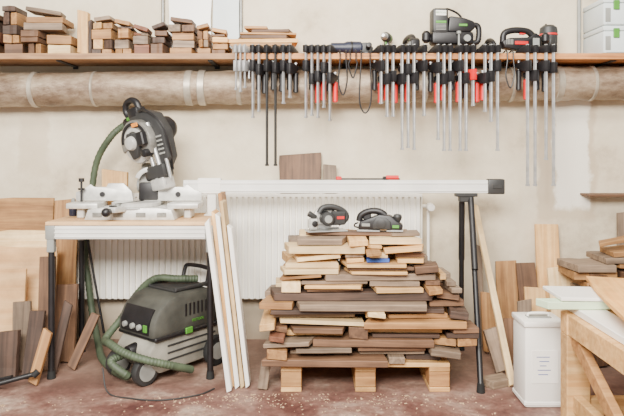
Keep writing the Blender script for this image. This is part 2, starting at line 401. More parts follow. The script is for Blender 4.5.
alurail((tx0+0.03,ty0+0.015,zr_),(tx1-0.03,ty0+0.015,zr_)); alurail((tx0+0.03,ty1-0.015,zr_),(tx1-0.03,ty1-0.015,zr_))
alurail((tx0+0.015,ty0+0.03,zr_),(tx0+0.015,ty1-0.03,zr_)); alurail((tx1-0.015,ty0+0.03,zr_),(tx1-0.015,ty1-0.03,zr_))
for x in (tx0+0.018,tx1-0.018):
    for y in (ty0+0.018,ty1-0.018):
        wpart(B().box((x,y,zr_),(0.052,0.044,AH+0.004),bev=0.006,seg=2).box((x,y,zr_-0.065),(0.038,0.038,0.08),bev=0.004),'corner_bracket',LGREY,TB,label='metal corner bracket')
        wpart(B().cyl((x,y,zr_-0.03),(x,y,0.02),0.016,n=16),'leg',BLACK,TB)
        wpart(B().cyl((x,y,0.0005),(x,y,0.04),0.022,0.018,n=16),'rubber_foot',RUB,TB)
wpart(B().cyl((tx0+0.05,ty1-0.03,0.70),(tx0+0.16,ty1-0.05,0.12),0.007),'brace',BLACK,TB)

# ============================================================ MITRE SAW
MS=root('mitre_saw','compound mitre saw with worn silver base and upright grey head','mitre saw',(X(136,3.32),3.33,TZ+0.0005))
b=B().prism([(-0.24,0.0),(0.24,0.0),(0.22,0.055),(0.14,0.065),(-0.14,0.065),(-0.22,0.055)],-0.13,0.13,'Y',bev=0.004)
b.box((-0.27,0.0,0.07),(0.17,0.17,0.03),bev=0.006,seg=2).box((0.27,0.0,0.07),(0.17,0.17,0.03),bev=0.006,seg=2)
b.box((-0.29,0,0.028),(0.04,0.10,0.055),bev=0.006).box((0.29,0,0.028),(0.04,0.10,0.055),bev=0.006)
part(b,'base',CAST,MS)
for x in (-0.17,-0.06,0.06,0.17):
    part(B().box((x,-0.131,0.028),(0.05,0.006,0.024),bev=0.002),'base_recess',CASTD,MS)
RT=Matrix.Rotation(R(-22),4,'Z')
b=B().lathe([(0.125,0.064),(0.13,0.068),(0.13,0.084),(0.126,0.087)],(0,0,0),n=40).box((0.0,-0.15,0.060),(0.07,0.13,0.03),bev=0.006,seg=2)
part(b.xf(RT),'turntable',CAST,MS)
part(B().box((0,-0.06,0.0875),(0.012,0.22,0.004),bev=0.001).xf(RT),'kerf_plate',BLACK,MS)
part(B().cyl((0,-0.20,0.055),(0,-0.235,0.05),0.014).sph((0,-0.243,0.05),0.024).box((0.0,-0.19,0.078),(0.03,0.03,0.008),bev=0.002).xf(RT),'mitre_handle',BLACK,MS)
part(B().lathe([(0.13,0.057),(0.142,0.057),(0.142,0.063),(0.13,0.063)],(0,0,0),n=40),'mitre_scale',STEEL,MS)
fl=[(-0.35,0.088),(-0.03,0.088),(-0.04,0.14),(-0.085,0.185),(-0.17,0.185),(-0.18,0.165),(-0.25,0.165),(-0.27,0.18),(-0.31,0.15),(-0.35,0.135)]
part(B().prism(fl,0.042,0.056,'Y',bev=0.002),'fence',CAST,MS)
part(B().prism([(-x,z) for x,z in fl[::-1]],0.042,0.056,'Y',bev=0.002),'fence',CAST,MS)
for x in (-0.20,0.22): part(B().cyl((x,0.041,0.125),(x,0.030,0.125),0.014),'fence_knob',BLACK,MS)
part(B().cyl((-0.31,0.02,0.085),(-0.31,0.02,0.20),0.006).cyl((-0.31,0.02,0.15),(-0.31,0.02,0.16),0.018).cyl((-0.31,0.02,0.195),(-0.31,0.02,0.215),0.016,n=8),'clamp_screw',BLACK,MS)
def arc(cx,cy,r,a0,a1,n): return [(cx+r*math.cos(R(a0+(a1-a0)*i/n)),cy+r*math.sin(R(a0+(a1-a0)*i/n))) for i in range(n+1)]
part(B().prism([(0.06,0.065),(0.20,0.065),(0.23,0.16),(0.21,0.28),(0.13,0.30),(0.07,0.20)],-0.01,0.13,'X',bev=0.014),'pivot_arm',CASTD,MS)
part(B().box((0.055,0.052,0.14),(0.11,0.03,0.10),bev=0.010,seg=2),'bevel_housing',BLACK,MS)
part(B().cyl((0.145,0.14,0.17),(-0.03,0.14,0.17),0.040,n=24,bev=0.004),'bevel_knob',LGREY,MS)
part(B().prism(arc(0.06,0.19,0.085,20,160,14)+arc(0.06,0.19,0.060,160,20,14),0.040,0.050,'Y',bev=0.001),'bevel_scale',CAST,MS)
HS=1.08
HM=Matrix.Translation((0.085,0.07,0.195))@Matrix.Rotation(R(-13),4,'Y')@Matrix.Rotation(R(-36),4,'Z')@Matrix.Scale(HS,4)
def hp(b,n,m,**k): b.xf(HM); return part(b,n,m,MS,**k)
for xx in (0.03,0.075):
    hp(B().cyl((xx+0.02,-0.02,-0.03),(xx-0.01,-0.02,0.30),0.012),'slide_rail',STEEL)
hp(B().box((0.045,0.0,0.045),(0.15,0.07,0.07),bev=0.010,seg=2),'rail_carrier',DGREY)
hp(B().box((0.055,0.0,-0.02),(0.10,0.08,0.06),bev=0.010,seg=2),'rail_clamp',CAST)
gc=(-0.020,0.215)
pts=arc(gc[0],gc[1],0.118,-20,200,22)+[(-0.11,0.185),(-0.015,0.20),(0.08,0.14)]
hp(B().prism(pts,-0.055,-0.005,'Y',bev=0.008),'blade_guard',CASTD,label='silver-grey upper blade guard')
hp(B().prism(arc(gc[0],gc[1],0.105,10,175,18)+arc(gc[0],gc[1],0.090,175,10,18),-0.060,-0.054,'Y',bev=0.001),'guard_rim',BLACK,label='black arc on the guard')
hp(B().prism(arc(gc[0],gc[1],0.078,30,150,12)+arc(gc[0],gc[1],0.058,150,30,12),-0.064,-0.054,'Y',bev=0.002),'guard_rib',CAST,label='raised silver rib')
hp(B().prism([(gc[0]-0.02,0.13),(gc[0]+0.02,0.14),(gc[0]+0.055,0.20),(gc[0]+0.05,0.26),(gc[0]-0.03,0.27),(gc[0]-0.06,0.22)],-0.076,-0.054,'Y',bev=0.006),'guard_link_plate',DGREY)
hp(B().prism(arc(gc[0],gc[1],0.106,185,335,18)+[gc],-0.046,-0.014,'Y',bev=0.002),'lower_guard',CAST)
b=B(); n=48; pts=[]
for i in range(n):
    a=2*math.pi*i/n; pts+= [(gc[0]+0.114*math.cos(a),gc[1]+0.114*math.sin(a)),(gc[0]+0.106*math.cos(a+0.08),gc[1]+0.106*math.sin(a+0.08))]
hp(B().prism(pts,-0.031,-0.029,'Y'),'saw_blade',STEEL)
hp(B().lathe([(0.018,-0.098),(0.032,-0.094),(0.038,-0.074)],(gc[0],0,gc[1]),'Y',n=24),'arbor_cover',CAST)
hp(B().box((0.060,-0.072,0.225),(0.05,0.034,0.07),bev=0.006),'brush_cover',BLACK)
hp(B().cyl((0.06,-0.03,0.15),(0.06,-0.085,0.15),0.020,bev=0.003),'lock_knob',BLACK)
hp(B().box((0.020,-0.066,0.302),(0.045,0.006,0.020),bev=0.001),'rating_plate',YEL)
hp(B().lathe([(0.048,-0.004),(0.066,0.006),(0.066,0.12),(0.05,0.145),(0.03,0.15)],(0.045,0,0.26),'Y',n=28),'motor_housing',BLACK)
hp(B().prism([(0.10,0.05),(0.155,0.10),(0.16,0.24),(0.11,0.34),(0.02,0.375),(-0.06,0.375),(-0.09,0.33),(0.0,0.30),(0.08,0.20),(0.06,0.08)],-0.014,0.055,'Y',bev=0.010),'gear_housing',DGREY)
b=B()
for k in range(5): b.box((0.120,-0.016,0.13+k*0.022),(0.04,0.006,0.009),bev=0.001)
hp(b,'motor_vent',LGREY)
hp(B().box((-0.045,0.02,0.372),(0.08,0.07,0.06),bev=0.014,seg=2),'handle_mount',BLACK)
hp(B().tube([(-0.02,0.02,0.385),(-0.03,0.02,0.425),(-0.065,0.02,0.445),(-0.110,0.02,0.437),(-0.13,0.02,0.40),(-0.115,0.02,0.365),(-0.08,0.02,0.350),(-0.05,0.02,0.355)],0.0175,n=12),'handle',BLACK)
hp(B().box((-0.085,0.0,0.352),(0.055,0.010,0.020),bev=0.004),'green_switch',GREEN)
hp(B().cyl((-0.09,0.03,0.325),(-0.15,0.05,0.34),0.024,0.026),'dust_chute',BLACK)
hp(B().tube([(0.02,-0.02,0.37),(0.09,-0.03,0.36),(0.165,-0.02,0.28),(0.17,0.0,0.16),(0.12,0.03,0.04)],0.006,n=8),'power_cord',BLACK)
hp(B().cyl((0.135,-0.01,0.0),(0.135,-0.01,0.10),0.009),'stop_rod',STEEL)
hs=Matrix.Translation(MS.location)@HM@Vector((-0.15,0.05,0.34))
upright('wood_block',X(114,3.48),0.15,0.245,0.03,3.50,0,PINE,'pine block standing behind the saw fence','offcut',zb=TZ+0.0005)
upright('wood_block',-1.30,0.05,0.12,0.03,3.52,0,OAK,'small oak block standing on the saw table','offcut',zb=TZ+0.0005)
CN=root('glue_bottle','small dark bottle with a grey cap on the saw table','bottle',(-1.345,3.42,TZ+0.0005))
part(B().lathe([(0.022,0),(0.024,0.004),(0.024,0.055),(0.012,0.07),(0.010,0.078)],n=20),'bottle_body',NAVY,CN)
part(B().lathe([(0.012,0.076),(0.012,0.09),(0.005,0.10)],n=16),'cap',LGREY,CN)

# ============================================================ SUPPORT RAIL
RY=3.43; rt=Z(180,RY); rb=Z(193,RY); rl,rr_=X(184,RY),X(487,RY)
SR=root('extension_rail','long white aluminium extension rail reaching from the saw to a stand','rail',((rl+rr_)/2,RY,rb))
b=B().box(((rl+rr_)/2,RY,(rt+rb)/2),(rr_-rl,0.05,rt-rb),bev=0.003)
b.box(((rl+rr_)/2,RY-0.026,rt-0.018),(rr_-rl-0.01,0.005,0.006),bev=0.001).box(((rl+rr_)/2,RY-0.026,rb+0.014),(rr_-rl-0.01,0.005,0.006),bev=0.001)
wpart(b,'rail_profile',ALU,SR)
wpart(B().box((rr_+0.047,RY,(rt+rb)/2),(0.094,0.058,rt-rb+0.012),bev=0.008,seg=2).box((rr_+0.05,RY-0.03,(rt+rb)/2),(0.05,0.006,0.02),bev=0.002),'end_stop',DGREY,SR)
wpart(B().box((X(210,RY),RY,(rt+rb)/2+0.004),(0.13,0.056,rt-rb+0.014),bev=0.004),'rail_clamp_sleeve',WHITE,SR)
xb=-0.565
wpart(B().box((xb,RY,(TZ+rb)/2+0.0005),(0.05,0.04,rb-TZ-0.001),bev=0.004).box((xb,RY,TZ+0.006),(0.08,0.06,0.010),bev=0.002),'mounting_bracket',ALU,SR)
wpart(B().box((0.87,RY,rb-0.010),(0.12,0.055,0.020),bev=0.003).box((0.87,RY,rb-0.03),(0.08,0.045,0.04),bev=0.004),'stand_head',DGREY,SR)
for (x0,y0,x1,y1) in ((0.895,RY-0.01,0.825,2.965),(0.852,RY+0.02,0.885,3.60)):
    wpart(B().cyl((x0,y0,rb-0.03),(x1,y1,0.03),0.0145,n=16).cyl((x0,y0,rb-0.03),(x0+(x1-x0)*0.45,y0+(y1-y0)*0.45,0.55),0.0175,n=16),'stand_leg',BLACK,SR)
    wpart(B().cyl((x1,y1,0.0005),(x1,y1,0.045),0.021,0.017),'rubber_foot',RUB,SR)

upright('wood_board',X(300,3.70),0.265,0.235,0.02,3.735,10,BROWN,'brown board standing on the radiator against the wall',zb=rz1+0.001)
upright('wood_block',X(330,3.70),0.085,0.17,0.03,3.735,8,GREY,'small grey-brown block standing on the radiator','offcut',zb=rz1+0.001)
QC=root('bar_clamp','short bar clamp with red jaws lying along the white rail','clamp',(X(368,RY),RY,rt+0.001))
part(B().box((0,0,0.005),(0.36,0.012,0.009),bev=0.001),'bar',DGREY,QC)
part(B().box((-0.165,0,0.010),(0.03,0.05,0.018),bev=0.003),'fixed_jaw',REDP,QC)
part(B().box((0.10,0,0.010),(0.03,0.05,0.018),bev=0.003),'sliding_jaw',BLACK,QC)
part(B().cyl((0.10,-0.018,0.014),(0.17,-0.018,0.014),0.012),'handle',REDP,QC)

# ============================================================ DUST EXTRACTOR
YW=-38; VS=0.92
VC=root('dust_extractor','dusty dark grey workshop dust extractor on wheels','vacuum cleaner',(X(171,3.3),3.33,0),(0,0,R(YW)),scale=VS)
b=B().prism([(-0.26,0.09),(-0.21,0.045),(0.20,0.045),(0.25,0.08),(0.25,0.235),(-0.235,0.235),(-0.285,0.17)],-0.155,0.155,'X',bev=0.018)
part(b,'container',VPALE,VC,label='dusty pale grey container')
for z in (0.11,0.15,0.19):
    part(B().box((0.157,0.02,z),(0.006,0.36,0.010),bev=0.002),'container_rib',DGREY,VC)
b=B().prism([(-0.265,0.242),(0.26,0.242),(0.265,0.37),(0.23,0.43),(0.16,0.46),(-0.06,0.47),(-0.15,0.45),(-0.22,0.40),(-0.258,0.33)],-0.17,0.17,'X',bev=0.028)
part(b,'motor_head',VGREY,VC)
part(B().box((0,0.0,0.243),(0.348,0.51,0.022),bev=0.006),'seal_band',BLACK,VC)
part(B().prism([(-0.262,0.265),(-0.262,0.325),(-0.222,0.402),(-0.205,0.39),(-0.24,0.27)],-0.125,0.125,'X').xf(Matrix.Translation((0,-0.006,0.002))),'control_panel',BLACK,VC)
for x in (-0.08,-0.01,0.05):
    part(B().cyl((x,-0.262,0.30),(x,-0.284,0.30),0.018,0.015,bev=0.002),'control_knob',LGREY,VC)
part(B().box((0.10,-0.270,0.30),(0.03,0.010,0.04),bev=0.002),'socket_cover',GREEN,VC)
part(B().box((0,0.04,0.475),(0.25,0.24,0.014),bev=0.004).box((-0.12,0.04,0.483),(0.02,0.24,0.020),bev=0.004).box((0.12,0.04,0.483),(0.02,0.24,0.020),bev=0.004),'top_tray',DGREY,VC)
part(B().tube([(-0.11,0.17,0.46),(-0.11,0.19,0.54),(-0.08,0.20,0.565),(0.08,0.20,0.565),(0.11,0.19,0.54),(0.11,0.17,0.46)],0.013,n=12),'handle',BLACK,VC)
for x in (-0.184,0.184):
    part(B().lathe([(0.02,-0.02),(0.085,-0.018),(0.09,-0.01),(0.09,0.01),(0.085,0.018),(0.02,0.02)],(x*1.06,0.17,0.0905),'X',n=32),'wheel',RUB,VC)
    part(B().lathe([(0.02,-0.024),(0.05,-0.022),(0.05,0.022),(0.02,0.024)],(x*1.06,0.17,0.0905),'X',n=24),'wheel_hub',LGREY,VC)
    part(B().box((x*0.95,-0.02,0.25),(0.012,0.05,0.035),bev=0.003),'latch',GREEN,VC)
for x in (-0.12,0.12):
    part(B().box((x,-0.245,0.140),(0.05,0.06,0.03),bev=0.005),'caster_fork',DGREY,VC)
    part(B().lathe([(0.02,-0.024),(0.074,-0.022),(0.078,-0.013),(0.078,0.013),(0.074,0.022),(0.02,0.024)],(x,-0.285,0.0785),'X',n=30),'caster',DGREY,VC)
    part(B().lathe([(0.01,-0.028),(0.052,-0.026),(0.052,0.026),(0.01,0.028)],(x,-0.285,0.0785),'X',n=24),'caster_hub',LGREY,VC)
part(B().cyl((0.0,-0.25,0.17),(0.0,-0.31,0.16),0.038,bev=0.003),'hose_socket',BLACK,VC)
b=B()
for k in range(7): b.box((0.1715,-0.04+k*0.03,0.37),(0.004,0.012,0.07),bev=0.001)
part(b,'side_vent',BLACK,VC)
text('FESTOOL',0.022,VC,(0.173,0.05,0.300),(R(90),0,R(90)),GREEN)
VM=Matrix.Translation(VC.location)@Matrix.Rotation(R(YW),4,'Z')@Matrix.Scale(VS,4)
port=VM@Vector((0.0,-0.31,0.16))
HO=root('suction_hose','green-grey corrugated suction hose from the saw to the dust extractor','hose',(X(90,3.64),3.64,0.0))
P=[hs,hs+Vector((-0.05,0.05,-0.01)),(X(110,3.58),3.58,Z(138,3.6)),(X(97,3.65),3.63,Z(165,3.66)),(X(90,3.65),3.645,Z(215,3.66)),(X(85,3.65),3.65,Z(255,3.66)),
   (X(86,3.6),3.63,0.42),(X(91,3.6),3.62,0.22),(X(98,3.5),3.50,0.08),(X(104,3.35),3.32,0.045),(X(114,3.12),3.14,0.04),(X(126,3.0),3.02,0.06),port+Vector((-0.06,-0.08,-0.02)),port]
b=B().tube(P,0.0195,n=12,res=14,rib=0.07); wpart(b,'hose_body',HOSE,HO)
wpart(B().cyl(hs,hs+Vector((-0.03,0.03,0.0)),0.028),'hose_cuff',BLACK,HO)
H2=root('coiled_hose','second dark green-grey hose looped over the dust extractor','hose',(X(150,3.2),3.2,0.45))
P=[VM@Vector((0.09,0.12,0.512)),VM@Vector((0.02,0.02,0.520)),VM@Vector((-0.10,-0.05,0.515)),VM@Vector((-0.195,-0.11,0.42)),VM@Vector((-0.21,-0.20,0.30)),VM@Vector((-0.18,-0.33,0.21)),VM@Vector((-0.05,-0.39,0.22)),VM@Vector((0.08,-0.38,0.19)),VM@Vector((0.19,-0.32,0.16)),VM@Vector((0.25,-0.22,0.12)),VM@Vector((0.27,-0.08,0.06))]
wpart(B().tube(P,0.0195,n=12,res=14,rib=0.07),'hose_body',HOSE,H2)
PC=root('power_cable','thin grey power cable curling over the floor','cable',(X(150,3.0),3.0,0))
wpart(B().tube([(X(108,3.1),3.02,0.10),(X(112,3.0),2.94,0.01),(X(135,2.95),2.88,0.006),(X(165,2.93),2.86,0.006),(X(200,2.98),2.92,0.006),(X(216,3.05),3.0,0.006)],0.0035,n=8),'cord',DGREY,PC)

# ============================================================ BOARDS LEANING ON THE TABLE
def side_lean(name,x0,y0,w,h,t,roll,m,label,cat='board'):
    return upright(name,x0,t,h,w,y0,0,m,label,cat,roll=roll)
side_lean('leaning_board',-0.395,3.10,0.16,0.87,0.018,-6.6,PINE,'pine board leaning against the saw table')
side_lean('leaning_board',-0.370,3.06,0.12,0.86,0.022,-6.6,CREAM,'white-faced board leaning against the saw table')
side_lean('leaning_board',-0.345,3.08,0.14,0.93,0.018,-6.6,PALE,'long pale wooden board leaning against the saw table')
side_lean('leaning_board',-0.320,3.05,0.08,0.80,0.022,-6.6,CREAM,'short white board leaning beside the saw table')
side_lean('leaning_sheet',-0.37,3.27,0.16,0.96,0.02,-7,OAK,'oak-coloured strip leaning behind the white boards','sheet')
side_lean('leaning_board',-0.405,2.985,0.05,0.84,0.024,-7.5,CREAM,'narrow white board standing beside the saw table')

# ============================================================ PALLET + PILE
px0,px1=X(281,2.97),X(450,2.97); py0,py1=2.97,3.56
PL=root('pallet','pale wooden half pallet carrying the timber pile','pallet',((px0+px1)/2,(py0+py1)/2,0))
xm=(px0+px1)/2; ym=(py0+py1)/2; pw=px1-px0; pd=py1-py0
for x in (px0+0.05,xm,px1-0.05): wpart(B().box((x,ym,0.011),(0.10,pd,0.021),bev=0.002),'bottom_board',PINE,PL)
for x in (px0+0.05,xm,px1-0.05):
    for y in (py0+0.06,py1-0.06): wpart(B().box((x,y,0.061),(0.10,0.11,0.076),bev=0.003),'spacer_block',OAK,PL)
for x in (px0+0.05,xm,px1-0.05): wpart(B().box((x,ym,0.110),(0.10,pd,0.020),bev=0.002),'stringer_board',PINE,PL)
for i in range(5): wpart(B().box((xm,py0+0.05+i*(pd-0.1)/4,0.1315),(pw,0.10,0.021),bev=0.002),'deck_board',PINE,PL)

GP='timber offcuts stacked on the pallet'
def interp(tab,z):
    for (z0,a0,b0),(z1,a1,b1) in zip(tab,tab[1:]):
        if z0<=z<=z1:
            t=(z-z0)/(z1-z0); return a0+(a1-a0)*t,b0+(b1-b0)*t
    return tab[-1][1:] if z>tab[-1][0] else tab[0][1:]
tab=[(0.14,-0.18,0.66),(0.2,-0.20,0.76),(0.26,-0.23,0.82),(0.32,-0.24,0.81),(0.44,-0.21,0.80),(0.50,-0.185,0.74),(0.54,-0.17,0.71),(0.63,-0.13,0.63),(0.70,-0.09,0.58),(0.76,-0.03,0.52)]
rg=random.Random(31)
def pick(z):
    if z<0.25: return rg.choice([BROWN,GREY,DARK,GREY,OAK,BROWN])
    if z<0.5: return rg.choice([BROWN,GREY,OAK,DARK,OAK,PINE,GREY,PALE,GREY,PINE,GREY,BROWN])
    return rg.choice([PINE,PALE,OAK,GREY,PINE,OAK,BROWN,GREY])
def put(L,Wd,T,x,y,z,yaw,m,along=True,tilt=0,group=GP,where='in the timber pile',zc=None):
    rot=(0,R(tilt),R(yaw)) if along else (0,0,R(90+yaw))
    tone=TONE[m.name]; kind='plank' if L>0.45 else 'offcut'
    nm='timber_plank' if L>0.45 else 'timber_offcut'
    return board(nm,L,Wd,T,(x,y,(z+T/2) if zc is None else zc),rot,m,f'{tone} timber {kind} {where}','timber',group)
# (thickness, [segments])  L long plank, e end-on block, s slanted, b block, d doubled, t triple, U blue
PLAN=[
 (0.034,[(0.60,'L',BROWN),(0.10,'e',GREY),(0,'b',DARK)]),
 (0.050,[(0.11,'e',OAK),(0.32,'d',GREY),(0.34,'d',None),(0,'s',GREY)]),
 (0.038,[(0.24,'s',GREY),(0.58,'L',BROWN),(0,'e',OAK)]),
 (0.056,[(0.09,'e',RED),(0.30,'d',PINE),(0.10,'e',BROWN),(0.36,'t',DARK),(0,'d',None)]),
 (0.036,[(0.08,'e',PINE),(0.42,'s',PALE),(0,'L',OAK)]),
 (0.048,[(0.50,'d',GREY),(0.09,'e',PINE),(0.30,'d',OAK),(0,'s',DARK)]),
 (0.034,[(0.17,'b',OAK),(0.62,'L',GREY),(0,'b',BROWN)]),
 (0.042,[(0.78,'L',DARK),(0,'s',BROWN)]),
 (0.054,[(0.11,'e',PALE),(0.34,'t',BROWN),(0.26,'d',PINE),(0.09,'e',OAK),(0,'d',GREY)]),
 (0.034,[(0.20,'s',OAK),(0.58,'L',GREY),(0,'b',PINE)]),
 (0.050,[(0.30,'d',PALE),(0.34,'t',PINE),(0,'s',BROWN)]),
 (0.044,[(0.26,'s',PALE),(0.10,'e',PINE),(0.13,'U',BLUEW),(0.20,'d',None),(0,'e',OAK)]),
 (0.040,[(0.40,'L',PALE),(0.09,'e',OAK),(0,'s',PINE)]),
 (0.034,[(0.24,'b',GREY),(0.12,'e',PINE),(0,'b',PALE)]),
]
z=0.1432
for tier,(t,segs) in enumerate(PLAN):
    xl,xr=interp(tab,z+t/2); xl+=rg.uniform(-0.04,0.035); xr+=rg.uniform(-0.06,0.012)
    yf=2.985+max(0,(z-0.3))*0.22
    x=xl
    for (L,kd,m) in segs:
        if L==0: L=max(0.07,xr-x)
        else: L*=rg.uniform(0.93,1.07)
        if x+L>xr+0.01: L=xr-x
        if L<0.035: continue
        m=m or pick(z)
        if kd=='e':
            L2=[L*0.5,L*0.5] if L>0.16 else [L]
            xx=x
            for l in L2:
                n=rg.choice([1,1,2]); th=t/n
                for k in range(n):
                    dep=rg.uniform(0.36,0.5); y0=yf+rg.uniform(-0.10,0.02)
                    put(dep,l-0.012,th-0.0015,xx+l/2,y0+dep/2,z+k*th,rg.uniform(-2,2),m if k==0 else pick(z),along=False)
                xx+=l
        elif kd=='s':
            Lb=L-0.015; a=min(rg.uniform(0.35,0.5)*t/Lb,R(6)); th=t-Lb*math.sin(a)-0.002
            w=rg.uniform(0.10,0.16); sg=rg.choice([-1,1]); y0=yf+rg.uniform(-0.08,0.0)
            put(Lb,w,th,x+L/2,y0+w/2,0,rg.uniform(-7,7)*(0.25/max(L,0.25)),m,tilt=sg*math.degrees(a),zc=z+t/2)
            w2=0.2; put(L-0.02,w2,t-0.0015,x+L/2,yf+0.20+w2/2,z,0,pick(z))
        elif kd=='U':
            w=0.14; put(L-0.014,w,t*0.45,x+L/2,yf-0.01+w/2,z,2,m); put(L-0.03,w,t*0.5,x+L/2,yf+w/2,z+t*0.455,-3,PALE)
            w2=0.2; put(L-0.02,w2,t-0.0015,x+L/2,yf+0.20+w2/2,z,0,pick(z))
        else:
            n={'d':2,'t':3}.get(kd,1)
            for k in range(n):
                th=t/n; w=rg.uniform(0.12,0.18); y0=yf+rg.uniform(-0.06,0.02)-(0.03 if kd=='L' else 0)
                yaw=rg.uniform(-5,5)*(0.25/max(L,0.25)); cut=rg.uniform(0.010,0.06 if n>1 else 0.016)
                put(L-cut,w,th-0.0015,x+L/2+rg.uniform(-0.4,0.4)*(cut-0.010),y0+w/2,z+k*th,yaw,m if k==0 else pick(z))
            w2=rg.uniform(0.16,0.2); put(L-0.02,w2,t-0.0015,x+L/2,yf+0.20+w2/2,z,0,pick(z))
        x+=L+0.002
    z+=t
ZT=z
print('pile top',ZT)
put(0.44,0.10,0.018,0.20,3.22,ZT+0.0005,-5,BROWN); put(0.17,0.12,0.018,0.48,3.20,ZT+0.0005,8,GREY)
upright('timber_offcut',-0.245,0.05,0.13,0.03,3.0,8,GREY,'grey offcut standing on the floor by the pallet','timber',roll=8)

# ============================================================ POWER TOOL BUILDERS
def planer(loc,rot,body,side,acc,label,s=1.0):
    r=root('hand_planer',label,'electric planer',loc,rot,None,s)
    part(B().box((-0.075,0,0.006),(0.14,0.085,0.011),bev=0.002),'rear_sole',STEEL,r)
    part(B().box((0.085,0,0.008),(0.10,0.085,0.011),bev=0.002),'front_sole',STEEL,r)
    part(B().prism([(-0.14,0.013),(0.13,0.015),(0.135,0.04),(0.10,0.065),(0.06,0.10),(-0.01,0.105),(-0.06,0.085),(-0.13,0.06)],-0.042,0.042,'Y',bev=0.010),'body_housing',body,r)
    part(B().prism([(-0.05,0.02),(0.06,0.02),(0.06,0.065),(0.03,0.088),(-0.03,0.088),(-0.05,0.05)],-0.056,-0.041,'Y',bev=0.005),'belt_cover',side,r)
    part(B().prism(arc(0.005,0.055,0.030,0,360,18)[:-1],-0.060,-0.055,'Y',bev=0.001),'cover_disc',side,r)
    part(B().tube([(0.03,0,0.095),(-0.01,0,0.120),(-0.07,0,0.122),(-0.12,0,0.098),(-0.135,0,0.06)],0.020,n=12),'handle',body,r)
    part(B().box((-0.085,0,0.092),(0.05,0.020,0.045),bev=0.006),'handle_web',BLACK,r)
    part(B().lathe([(0.014,0.055),(0.024,0.075),(0.028,0.09),(0.022,0.104),(0.010,0.108)],(0.10,0,0.0),n=20),'depth_knob',side,r)
    part(B().cyl((0.03,0.04,0.05),(0.03,0.075,0.05),0.028,0.024,bev=0.003),'motor_cap',LGREY,r)
    part(B().box((0.09,-0.0435,0.035),(0.04,0.004,0.018),bev=0.001),'badge',acc,r)
    part(B().box((-0.09,-0.0435,0.042),(0.05,0.004,0.018),bev=0.001),'name_plate',LGREY,r)
    b=B()
    for k in range(4): b.box((-0.075+k*0.010,0.043,0.06),(0.004,0.004,0.03),bev=0)
    part(b,'air_vent',LGREY,r)
    part(B().tube([(-0.14,0.0,0.05),(-0.16,0.01,0.04),(-0.165,0.05,0.02),(-0.13,0.08,0.008)],0.005,n=8),'power_cord',BLACK,r)
    return r
def circular_saw(loc,yaw,body,acc,label,group=None,s=1.0):
    r=root('circular_saw',label,'circular saw',loc,(0,0,R(yaw)),group,s)
    part(B().box((0,0,0.004),(0.27,0.13,0.006),bev=0.002).box((0.0,-0.05,0.012),(0.20,0.006,0.012),bev=0.001),'base_plate',STEEL,r)
    part(B().prism(arc(0,0.08,0.082,0,180,20)+[(-0.07,0.045),(0.07,0.045)],-0.05,-0.012,'Y',bev=0.004),'blade_guard',CAST,r)
    part(B().cyl((0,-0.033,0.080),(0,-0.031,0.080),0.072,n=36),'saw_blade',STEEL,r)
    part(B().lathe([(0.012,-0.066),(0.03,-0.062),(0.034,-0.05)],(0,0,0.08),'Y',n=24),'arbor_cap',BLACK,r)
    part(B().lathe([(0.04,-0.012),(0.046,0.0),(0.046,0.060),(0.036,0.072),(0.02,0.074)],(0.0,0,0.085),'Y',n=24),'motor_housing',body,r)
    part(B().lathe([(0.026,0.073),(0.024,0.080),(0.008,0.081)],(0.0,0,0.085),'Y',n=24),'motor_cap',LGREY,r)
    part(B().tube([(0.05,0.01,0.12),(0.02,0.01,0.155),(-0.05,0.01,0.158),(-0.12,0.01,0.125),(-0.135,0.01,0.08),(-0.08,0.01,0.05)],0.020,n=12).box((-0.08,0.015,0.085),(0.10,0.05,0.09),bev=0.012),'handle',body,r)
    part(B().cyl((0.07,0.01,0.09),(0.12,0.01,0.12),0.016,0.020,bev=0.003),'front_grip',body,r)
    part(B().box((0.09,0.01,0.05),(0.06,0.07,0.07),bev=0.010),'gear_cover',CAST,r)
    part(B().cyl((0.085,0.045,0.055),(0.085,0.056,0.055),0.020,bev=0.002),'bevel_knob',BLACK,r)
    part(B().box((-0.09,0.041,0.09),(0.05,0.004,0.018),bev=0.001),'badge',acc,r)
    part(B().box((-0.07,0.01,0.143),(0.03,0.018,0.012),bev=0.003),'trigger',acc,r)
    return r
def jigsaw(loc,yaw,body,acc,label,s=1.0):
    r=root('jigsaw',label,'jigsaw',loc,(0,0,R(yaw)),None,s)
    part(B().box((0.01,0,0.004),(0.17,0.075,0.006),bev=0.002),'base_plate',STEEL,r)
    part(B().prism([(-0.12,0.04),(0.05,0.02),(0.09,0.02),(0.105,0.06),(0.105,0.11),(0.07,0.135),(0.03,0.105),(-0.09,0.10),(-0.135,0.08)],-0.034,0.034,'Y',bev=0.010),'body_housing',body,r)
    part(B().tube([(0.07,0,0.115),(0.03,0,0.145),(-0.05,0,0.15),(-0.11,0,0.13),(-0.12,0,0.075)],0.019,n=12),'handle',body,r)
    part(B().box((0.07,0,0.02),(0.03,0.03,0.03),bev=0.003).box((0.082,0,0.012),(0.008,0.002,0.022),bev=0),'blade_holder',STEEL,r)
    part(B().box((-0.02,-0.035,0.07),(0.08,0.004,0.02),bev=0.001),'side_badge',acc,r)
    part(B().box((0.07,-0.035,0.075),(0.04,0.006,0.05),bev=0.002),'orbit_cover',LGREY,r)
    part(B().box((0.0,0,0.130),(0.035,0.018,0.012),bev=0.003),'trigger',acc,r)
    b=B()
    for k in range(5): b.box((-0.11+k*0.009,-0.0345,0.075),(0.004,0.003,0.03),bev=0)
    part(b,'air_vent',LGREY,r)
    return r
